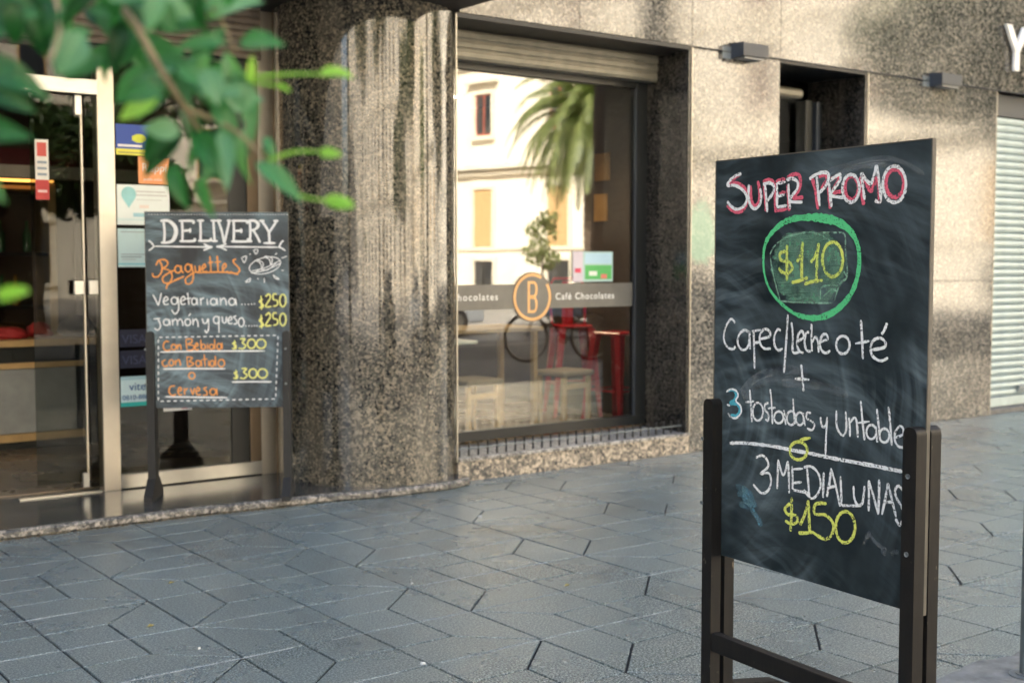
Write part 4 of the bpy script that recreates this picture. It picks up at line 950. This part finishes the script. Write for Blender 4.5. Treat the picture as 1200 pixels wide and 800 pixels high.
def leafcloud(name, mat, blobs, n, size, parent=None, loc=None, seed=1, droop=.3):
    rnd = random.Random(seed); mb = MB(); tot = sum(b[3]**2 for b in blobs)
    for bx, by, bz, br in blobs:
        for k in range(int(n*br*br/tot)):
            while True:
                p = Vector((rnd.uniform(-1, 1), rnd.uniform(-1, 1), rnd.uniform(-1, 1)))
                if .25 < p.length < 1: break
            p = p*(p.length**-.35)*.95; nz = noise.noise(p*2.3+Vector((bx, by, bz)))
            if nz < -.18: continue
            c = Vector((bx, by, bz))+Vector((p.x, p.y, p.z*.8))*br*(1+.25*nz)
            s_ = size*rnd.uniform(.6, 1.3); e = Euler((rnd.uniform(-1.2, 1.2), rnd.uniform(-1.2, 1.2), rnd.uniform(0, 6.3))).to_matrix()
            mb.add([c+e @ Vector(q) for q in ((-s_, 0, 0), (0, -s_*.45, s_*.12), (s_, 0, -s_*droop), (0, s_*.45, s_*.12))], [(0, 1, 2, 3)])
    return mb.build(name, mat, parent, loc, fix=False)
def tree(name, label, loc, h, cr, trunk_r, n=7000, seed=1, group='street trees across the road', size=.13, lean=(0, 0)):
    t = thing(name, label, 'tree', loc, 0, group); rnd = random.Random(seed)
    pts = [(0, 0, -.2)]+[(lean[0]*k/5+rnd.uniform(-.06, .06)*(k > 0), lean[1]*k/5+rnd.uniform(-.06, .06), h*.6*k/5) for k in range(1, 6)]
    mb = MB().tube(pts, [trunk_r*1.25]+[trunk_r*(1-.09*k) for k in range(5)], 12)
    bl = []
    for k in range(8):
        an = k*2.4; r_ = cr*.55; q = Vector((lean[0]+cos(an)*r_*rnd.uniform(.5, 1.1), lean[1]+sin(an)*r_*rnd.uniform(.5, 1.1), h*rnd.uniform(.66, .92))); bl.append((q.x, q.y, q.z, cr*rnd.uniform(.42, .62)))
        mb.tube([pts[-1], (Vector(pts[-1])*.5+q*.5)+Vector((0, 0, .1)), q], [trunk_r*.5, trunk_r*.3, trunk_r*.1], 7)
    mb.build('trunk', M_bark, t, smooth=True); leafcloud('crown', M_crown, bl, n, size, t, None, seed); return t
tree('street_tree', 'thick straight trunked plane tree added at the kerb to reflect dark, with a bicycle leaning on it', (12.25, -6.45, 0), 9.5, 3.2, .33, 9000, 3, 'plane trees along the near kerb')  # unseen trunk added as a dark upright for the window reflection
tree('street_tree', 'plane tree at the kerb behind the camera spreading over the pavement', (-3.4, -5.6, 0), 9, 3.0, .25, 9000, 5, 'plane trees along the near kerb')
tree('street_tree', 'plane tree farther along the near kerb to the right of the bicycle tree', (21.2, -6.3, 0), 6.8, 3.2, .25, 9000, 8, 'plane trees along the near kerb')
tree('street_tree', 'low crowned plane tree at the near kerb, last one along the row', (28.5, -6.9, 0), 6.5, 3.2, .25, 9000, 9, 'plane trees along the near kerb')
tree('street_tree', 'tall dark tree across the road in line with the rounded column', (1.2, -17.2, 0), 10, 3.4, .2, 12000, 31)
tree('street_tree', 'tall dark tree across the road behind the silver parked car', (13.6, -19, 0), 8, 2.6, .2, 9000, 32)
for i, (x, y, h, c) in enumerate(((8.7, -17.6, 4.3, 1.8), (7.2, -17.4, 4.6, 2.3), (-1, -17.5, 9.5, 3.2), (-9, -18, 9, 3.3), (14.5, -31, 9, 2.6))):
    tree('plaza_tree', ['round tree standing alone in the plaza', 'tree across the road opposite the column', 'tree across the road opposite the shop door', 'tree across the road at the far left of the plaza', 'tree in the middle of the plaza far from the road'][i], (x, y, 0), h, c, .2, 6500, 20+i)
# small leafy tree before the cream house (seen low in the window)
t = thing('young_tree', 'young tree with loose green leaves in front of the cream house', 'tree', (22.6, -21.4, 0))
MB().tube([(0, 0, 0), (.05, .02, 1.2), (.0, .0, 2.2)], [.05, .04, .02], 7).build('trunk', M_bark, t)
leafcloud('crown', M_palm, [(0, 0, 2.3, .5), (-.3, .2, 1.7, .45), (.3, -.1, 1.5, .4), (.1, .2, 2.7, .35)], 900, .09, t, None, 4)
# date palm
pm = thing('date_palm', 'date palm with a heavy drooping crown in front of the cream house', 'palm tree', (26.6, -23.8, 0))
mb = MB().lathe([(.36, 0), (.30, .5)]+[(.27+.03*(k % 2), .5+k*.14) for k in range(36)]+[(.42, 5.6), (.3, 6.2)], (0, 0, 0), 14); mb.build('trunk', M_bark, pm)
rnd = random.Random(12)
for k in range(110):
    an = k*2.39996; el = R(85-k*1.15+rnd.uniform(-6, 6)); ln = rnd.uniform(2.9, 3.5); mb = MB(); pts = []; n = 12
    pos = Vector((cos(an)*.2, sin(an)*.2, 6.1)); dr = Vector((cos(an)*cos(el), sin(an)*cos(el), sin(el)))
    for i in range(n+1):
        pts.append(pos.copy()); pos = pos+dr*(ln/n); dr = (dr+Vector((0, 0, -.16-.012*i))).normalized()
    mb.tube(pts, [.03*(1-i/n)+.006 for i in range(n+1)], 4)
    for i in range(1, n*3):
        u = i/3; a_ = int(min(u, n-1)); f_ = u-a_; p = pts[a_].lerp(pts[a_+1], f_); tg = (pts[a_+1]-pts[a_]).normalized(); sd_ = tg.cross(Vector((0, 0, 1)))
        if sd_.length < .1: sd_ = Vector((sin(an), -cos(an), 0))
        sd_.normalize(); L = .50*sin(pi*min(1, (i+4)/(n*3+5)))+.08
        for sg in (-1, 1):
            e = p+(sd_*sg*.75+tg*.6+Vector((0, 0, -.35+rnd.uniform(-.15, .1)))).normalized()*L
            mb.add([p-tg*.04, p+tg*.04, e], [(0, 1, 2)])
    mb.build('frond', M_palm, pm, fix=False)

# cream house across the plaza
A0 = Vector((31.9, -37.3, 0)); dr = Vector((.158, .987, 0)).normalized(); hz = atan2(-dr.y, -dr.x)   # local +x runs away from our street
hs_ = thing('cream_house', 'sunlit cream house with mouldings and ochre shutters across the plaza', 'house', (A0.x, A0.y, 0), hz)
# local frame: x along facade (away), -y... facade faces -X world; local y = left of x
def HB(name, m, a, b, parent=hs_, bv=0): return B(name, m, a, b, parent, bv)
X0, X1, HH = -22, 34, 24
# facade surface at local y=0, outwards = -y (checked: local -y points to -X world side)
HB('wall', M_cream, (X0, .0, -.1), (X1, 12, HH))
for z, d, hh in ((1.95, .10, .14), (5.45, .42, .22), (5.2, .22, .18), (9.9, .15, .15), (12.4, .5, .3)): HB('cornice', M_trimw, (X0-.05, -d, z), (X1+.05, -.002, z+hh))
k = 0
for i in range(-5, 8):
    x = i*4.45
    for z0, z1, wd, kind in ((.35, 1.5, 1.2, 0), (2.1, 4.6, 1.15, 1), (6.95, 8.75, 1.0, 2), (10.6, 12, 1.0, 2)):
        if kind == 1: x_ = x+.05
        else: x_ = x
        wo = HB('window', M_wood if kind == 1 else M_winred if kind == 2 else M_frame, (x_-wd/2, -.03, z0), (x_+wd/2, -.004, z1))
        if kind != 1:
            HB('pane', M_wglass, (x_-wd/2+.08, -.04, z0+.08), (x_-.05, -.032, z1-.08), wo); HB('pane', M_wglass, (x_+.05, -.04, z0+.08), (x_+wd/2-.08, -.032, z1-.08), wo)
        else:
            for q in range(14): HB('slat', M_wood, (x_-wd/2+.08, -.045, z0+.1+q*.165), (x_+wd/2-.08, -.031, z0+.2+q*.165), wo)
        for a, b in (((x_-wd/2-.18, -.12, z0-.02), (x_-wd/2-.001, -.003, z1+.16)), ((x_+wd/2+.001, -.12, z0-.02), (x_+wd/2+.18, -.003, z1+.16)), ((x_-wd/2-.0, -.12, z1+.001), (x_+wd/2+.0, -.003, z1+.159))): HB('window_surround', M_trimw, a, b)
        if kind == 2: HB('window_hood', M_trimw, (x_-wd/2-.4, -.35, z1+.45), (x_+wd/2+.4, -.003, z1+.6)); HB('window_sill', M_trimw, (x_-wd/2-.2, -.2, z0-.2), (x_+wd/2+.2, -.003, z0-.021))
HB('door_step', M_conc, (-3, -1.2, -.1), (-1, -.01, .3))

h2 = thing('cream_house', 'long cream apartment house facing the granite building across the plaza', 'house', (-14, -42, 0), pi)
def H2(name, m, a, b, parent=h2): return B(name, m, a, b, parent)
H2('wall', M_cream, (-41, 0, -.1), (34, 12, 24))
for z, d, hh in ((3.9, .3, .2), (7.6, .2, .15), (11.2, .2, .15), (14.8, .2, .15), (18.4, .3, .2), (23.2, .6, .4)): H2('cornice', M_trimw, (-41.05, -d, z), (34.05, -.002, z+hh))
for i in range(20):
    x = -39+i*3.6
    for z0, z1 in ((.6, 3.0), (4.9, 7.0), (8.5, 10.6), (12.1, 14.1), (15.8, 17.8), (19.4, 21.4)):
        wo = H2('window', M_wood if (i+int(z0)) % 3 else M_frame, (x-.55, -.03, z0), (x+.55, -.003, z1)); H2('pane', M_wglass, (x-.45, -.04, z0+.1), (x+.45, -.032, z1-.1), wo)
        H2('window_surround', M_trimw, (x-.75, -.1, z1+.001), (x+.75, -.003, z1+.2)); H2('window_sill', M_trimw, (x-.7, -.15, z0-.15), (x+.7, -.003, z0-.001))
    if i % 2: 
        bl = H2('balcony', M_trimw, (x-.9, -.9, 4.75), (x+.9, -.16, 4.86)); 
        for q in range(9): H2('baluster', M_frame, (x-.85+q*.2, -.88, 4.861), (x-.83+q*.2, -.86, 5.75), bl)

for nm, lb, lc_, rz_ in (('added_house', 'ochre house added to cover the sky, closing the street far to the right', (84, -6, 0), -pi/2), ('added_house', 'ochre house added to cover the sky, closing the street far to the left', (-52, -6, 0), pi/2)):  # unseen houses added to cover the sky that the column reflects
    h3 = thing(nm, lb, 'house', lc_, rz_); B('wall', M_trimw, (-26, 0, -.1), (26, 12, 22), h3); B('cornice', M_cream, (-26.1, -.5, 21), (26.1, -.002, 21.4), h3)
    for i in range(12):
        for z0 in (1, 5, 9, 13, 17): wo = B('window', M_frame, (-24+i*4, -.03, z0), (-22.8+i*4, -.003, z0+2), h3); B('pane', M_wglass, (-23.95+i*4, -.04, z0+.05), (-22.85+i*4, -.032, z0+1.95), wo)
# bicycle leaning near the tree
def Mir(px, py, d):
    p = at(px, py, d); return Vector((p.x, 2*GY-p.y, p.z))
bk = thing('bicycle', 'black city bicycle parked at the kerb beside the thick tree trunk', 'bicycle', (10.62, -6.42, 0), R(12))
rb = plain('tyre_rubber', (.015, .015, .015), .7); fr = plain('black_frame_paint', (.02, .02, .022), .25, bump=0); chm = M_steel
for i, x in enumerate((0, 1.05)):
    t_ = MB(); n = 40; t_.tube([(x+.335*cos(2*pi*k/n), 0, .35+.335*sin(2*pi*k/n)) for k in range(n+1)], .017, 6, False); wo = t_.build('wheel', rb, bk)
    t_ = MB(); t_.tube([(x+.31*cos(2*pi*k/n), 0, .35+.31*sin(2*pi*k/n)) for k in range(n+1)], .009, 5, False); t_.build('rim', chm, wo)
    t_ = MB(); [t_.tube([(x, .02*(-1)**k, .35), (x+.31*cos(2*pi*k/20), 0, .35+.31*sin(2*pi*k/20))], .0015, 3) for k in range(20)]; t_.tube([(x, -.05, .35), (x, .05, .35)], .02, 8); t_.build('spokes', chm, wo)
t_ = MB()
for a, b, r_ in (((0, 0, .35), (.2, 0, .88), .014), ((.2, 0, .88), (.22, 0, .98), .014), ((.2, 0, .85), (.66, 0, .82), .014), ((.21, 0, .80), (.60, 0, .32), .016), ((.66, 0, .85), (.60, 0, .32), .015), ((.60, 0, .32), (1.05, .03, .35), .009), ((.66, 0, .82), (1.05, .03, .35), .008)): t_.tube([a, b], r_, 8)
t_.build('frame', fr, bk); MB().tube([(.30, -.27, .98), (.2, -.2, 1.0), (.2, 0, 1.0), (.2, .2, 1.0), (.30, .27, .98)], .012, 8).build('handlebar', chm, bk)
MB().box((.56, -.07, .92), (.82, .07, .965), .02).build('saddle', rb, bk); MB().tube([(.66, 0, .84), (.67, 0, .93)], .012, 6).build('seat_post', chm, bk)
MB().lathe([(.001, -.004), (.085, -.004), (.085, .004), (.001, .004)], (0, 0, 0), 20).build('chainring', chm, bk, (.6, -.03, .32)).rotation_euler = (pi/2, 0, 0)
# parked cars across the road
def car(x, y, rz, col, label):
    t = thing('parked_car', label, 'car', (x, y, -.14), rz, 'cars parked across the road'); paint = plain('car_paint_'+label.split()[0], col, .15, bump=0, var=.03); gl = N('car_glass').set((.01, .012, .014), .05).m
    prof = [(-2.05, .30), (-2.08, .62), (-1.95, .80), (-1.15, .92), (-.55, 1.38), (-.2, 1.44), (.75, 1.42), (1.45, .98), (1.95, .93), (2.06, .70), (2.05, .30), (1.62, .28), (1.55, .55), (1.3, .66), (1.05, .55), (.98, .26), (-1.0, .26), (-1.07, .55), (-1.3, .66), (-1.55, .55), (-1.62, .28)]
    bm = bmesh.new(); L_ = [bm.verts.new((a, -.84 if b < 1 else -.62, b)) for a, b in prof]; R_ = [bm.verts.new((a, .84 if b < 1 else .62, b)) for a, b in prof]; n = len(prof)
    bm.faces.new(L_); bm.faces.new(R_[::-1])
    for i in range(n): bm.faces.new((L_[i], R_[i], R_[(i+1) % n], L_[(i+1) % n]))
    bmesh.ops.bevel(bm, geom=bm.edges[:], offset=.035, segments=2, affect='EDGES'); bmesh.ops.recalc_face_normals(bm, faces=bm.faces)
    me = bpy.data.meshes.new('body'); bm.to_mesh(me); bm.free(); obj('body', me, paint, t)
    for s_ in (-1, 1):
        for q in ([(-1.02, .97), (-.52, 1.34), (.05, 1.36), (.05, .97)], [(.12, .97), (.12, 1.36), (.72, 1.35), (1.28, .99)]):
            mb = MB(); mb.add([(a, s_*(.853 if b < 1 else .665), b) for a, b in q], [(0, 1, 2, 3)]); mb.build('side_window', gl, t)
        MB().box((-.2, s_*.87-.01, .80), (-.05, s_*.87+.01, .83), .004).build('door_handle', fr, t)
    MB().add([(-1.17, -.66, .95), (-1.17, .66, .95), (-.60, .56, 1.36), (-.60, -.56, 1.36)], [(0, 1, 2, 3)]).build('windscreen', gl, t, (-.02, 0, .02))
    MB().add([(1.47, -.66, 1.0), (1.47, .66, 1.0), (.80, .56, 1.41), (.80, -.56, 1.41)], [(0, 1, 2, 3)]).build('rear_window', gl, t, (.02, 0, .02))
    for x_ in (-1.3, 1.3):
        for s_ in (-1, 1):
            wo = MB().lathe([(.001, -.1), (.30, -.1), (.32, -.07), (.32, .07), (.30, .1), (.001, .1)], (0, 0, 0), 24).build('wheel', rb, t, (x_, s_*.76, .32)); wo.rotation_euler = (pi/2, 0, 0)
            MB().lathe([(.001, -.105), (.19, -.105), (.2, -.09), (.2, .09), (.19, .105), (.001, .105)], (0, 0, 0), 16).build('hub', chm, wo)
    for s_ in (-.6, .6):
        MB().box((-2.10, s_-.16, .62), (-2.02, s_+.16, .74), .02).build('headlight', M_vwhite, t); MB().box((2.02, s_-.14, .68), (2.085, s_+.14, .82), .02).build('tail_light', M_red, t)
    return t
car(20.0, -14.75, 0, (.02, .05, .10), 'navy parked hatchback across the road opposite the cafe window')
car(13.2, -14.75, 0, (.35, .36, .37), 'silver parked hatchback across the road next to the navy car')
car(3.0, -14.75, pi, (.04, .04, .045), 'charcoal parked hatchback across the road opposite the shop door')

# ------------------------------------------------------------------ FOREGROUND BRANCH
br = thing('leafy_branch', 'out of focus leafy branch with bright shoots hanging into the upper left corner', 'branch', tuple(at(-260, -330, 1.19)))
O = Vector(br.location)
def L3(p): return Vector(p)-O
def leaf_mesh(name, mat, curl=.25):
    mb = MB(); n = 7; vs = []
    for i in range(n+1):
        t = i/n; w_ = .27*sin(pi*t**.8)**.8*(1-.25*t)+.004; z = -curl*(t-.35)**2
        for k, s_ in enumerate((-1, -.5, 0, .5, 1)): vs.append((t, s_*w_, z+abs(s_)*w_*.35))
    for i in range(n):
        for k in range(4): mb.f.append((i*5+k, i*5+k+1, i*5+k+6, i*5+k+5))
    mb.v = vs; me = mb.mesh(name, True); me.materials.append(mat); return me
LM = [leaf_mesh('leaf', M_leafd), leaf_mesh('leaf', M_leafm), leaf_mesh('leaf', M_leafl), leaf_mesh('leaf', M_shoot, .1)]
LMc = [leaf_mesh('leaf', M_leafd, .6), leaf_mesh('leaf', M_leafm, .5), leaf_mesh('leaf', M_leafl, .6), leaf_mesh('leaf', M_shoot, .3)]
rnd = random.Random(42)
def put_leaf(px, py, ln, wd, ang, tone, d, tilt=None):
    d *= .88
    """px,py: stem end; ang in picture degrees, 0 to the right and 90 downwards"""
    m = (LM if rnd.random() < .5 else LMc)[tone]; o = obj('leaf', m, None, br)
    a = R(ang); x = (RT*cos(a)-UP*sin(a)); fwd = rnd.uniform(-.45, .45); x = (x+FW*fwd).normalized()
    z = (-FW*1.0+UP*.55*rnd.uniform(.2, 1.2)+RT*rnd.uniform(-.6, .6)) if tilt is None else (-FW+UP*tilt)
    y = z.cross(x).normalized(); z = x.cross(y); s_ = ln/F*d
    mt = Matrix((x*s_, y*(wd/F*d/.50), z*s_)).transposed().to_4x4(); mt.translation = L3(at(px, py, d)); o.matrix_local = mt; return o
def twig(pts, r, name='twig', mat=M_twig): 
    P3 = [L3(at(x, y, d*.88)) for x, y, d in pts]; r *= .88; P3 = smooth([tuple(p) for p in P3], 5)
    n = len(P3); return MB().tube(P3, [r*(1-.55*i/n) for i in range(n)], 7).build(name, mat, br, smooth=True)
twig([(-260,-330,1.35),(-120,-180,1.3),(40,-70,1.25),(120,-15,1.2),(155,25,1.18),(190,85,1.18),(218,128,1.2),(240,165,1.25)], .0058, 'stem')
twig([(40,-70,1.25),(60,-20,1.1),(70,30,1.05),(60,70,1.0)], .0028); twig([(-120,-180,1.3),(-80,-60,1.1),(-60,60,1.0),(-40,120,.98),(-30,200,.98)], .003)
twig([(120,-15,1.2),(200,-20,1.25),(250,10,1.25),(275,60,1.25)], .003); twig([(190,85,1.18),(240,95,1.2),(300,90,1.2)], .0022, 'twig', M_leafm)
twig([(218,128,1.2),(270,150,1.2),(315,188,1.2)], .0025)
twig([(-60,60,1.0),(-70,200,1.0),(-50,300,1.0),(-25,345,1.0)], .002)
# bright shoots
for pts, bud in (([(300,90,1.2),(340,87,1.2),(378,87,1.2)], (374,87,40,14,0)), ([(315,188,1.2),(345,178,1.2),(378,178,1.2)], (374,178,28,13,8)), ([(318,200,1.2),(350,228,1.2),(388,236,1.2)], (380,235,40,17,3)), ([(-25,345,1.0),(0,345,1.0)], (-4,347,38,15,-8)), ([(290,95,1.2),(320,100,1.2),(340,107,1.2)], (322,100,22,7,20))):
    twig(pts, .0022, 'shoot_stalk', M_shoot)
    bx, by, ln, wd, an = bud
    for q in range(5): put_leaf(bx, by+rnd.uniform(-2, 2), ln*rnd.uniform(.8, 1.05), wd*rnd.uniform(.7, 1), an+rnd.uniform(-7, 7), 3, 1.2 if bx > 0 else 1.0)
key = [(-40,75,100,46,14,0,1.0),(-45,150,92,34,8,0,1.0),(-30,95,75,34,25,0,1.05),(95,38,58,44,118,2,1.05),(105,35,50,30,150,1,1.1),(190,108,62,30,176,1,1.1),(185,112,55,26,150,3,1.15),(-20,185,60,24,75,2,.98),(70,10,60,28,95,0,1.05),(20,30,70,30,160,1,1.1),
       (300,190,70,27,38,1,1.15),(315,165,34,13,100,0,1.2),(309,160,30,12,60,1,1.2),(246,188,24,14,40,3,1.2),(292,98,34,12,-80,3,1.2),(262,60,80,24,65,2,1.2),(275,75,100,26,75,2,1.2),(230,150,80,28,60,0,1.2),(240,60,70,30,100,2,1.2),
       (300,110,36,14,120,2,1.2),(200,190,60,24,70,0,1.2),(235,205,55,20,80,1,1.2),(170,60,60,30,20,1,1.2),(240,20,70,34,-20,2,1.25),(200,20,60,30,-10,2,1.25),(250,115,60,26,60,1,1.2),(260,150,80,22,80,2,1.2),(285,150,70,18,95,2,1.2),(225,95,55,28,30,1,1.2),(195,140,60,26,120,0,1.25),(215,120,60,26,75,0,1.25)]
for k_ in key: put_leaf(*k_)
for (x0, x1, y0, y1, n, tones, d0, d1) in ((60, 240, -30, 18, 28, (0, 1, 2, 0), 1.05, 1.4), (165, 285, 40, 130, 22, (0, 1, 2, 2), 1.15, 1.4), (-60, 70, -40, 20, 26, (0, 0, 1), 1.0, 1.3), (205, 270, 130, 170, 8, (0, 1, 2), 1.15, 1.35), (-90, 20, 30, 100, 8, (0, 0, 1), .98, 1.1), (120, 190, 20, 80, 10, (0, 1), 1.2, 1.4), (-200, 0, -160, -20, 40, (0, 1), 1.1, 1.4), (60, 300, -120, -30, 45, (0, 1, 2), 1.1, 1.4)):
    for k in range(n): put_leaf(rnd.uniform(x0, x1), rnd.uniform(y0, y1), rnd.uniform(42, 68), rnd.uniform(20, 32), rnd.uniform(-10, 200) if rnd.random() < .8 else rnd.uniform(0, 360), rnd.choice(tones), rnd.uniform(d0, d1))
# its limb back to the kerb tree
mb = MB(); P3 = smooth([tuple(L3(at(-260,-330,1.19))), tuple(Vector((-1.2, -5.7, 2.9))-O), tuple(Vector((-2.4, -5.6, 3.4))-O), tuple(Vector((-3.4, -5.6, 3.4))-O)], 5)
mb.tube(P3, [.006+.03*i/len(P3) for i in range(len(P3))], 8); mb.build('limb', M_bark, br, smooth=True)

S.cycles.max_bounces = 10; S.cycles.transparent_max_bounces = 16; S.cycles.glossy_bounces = 5
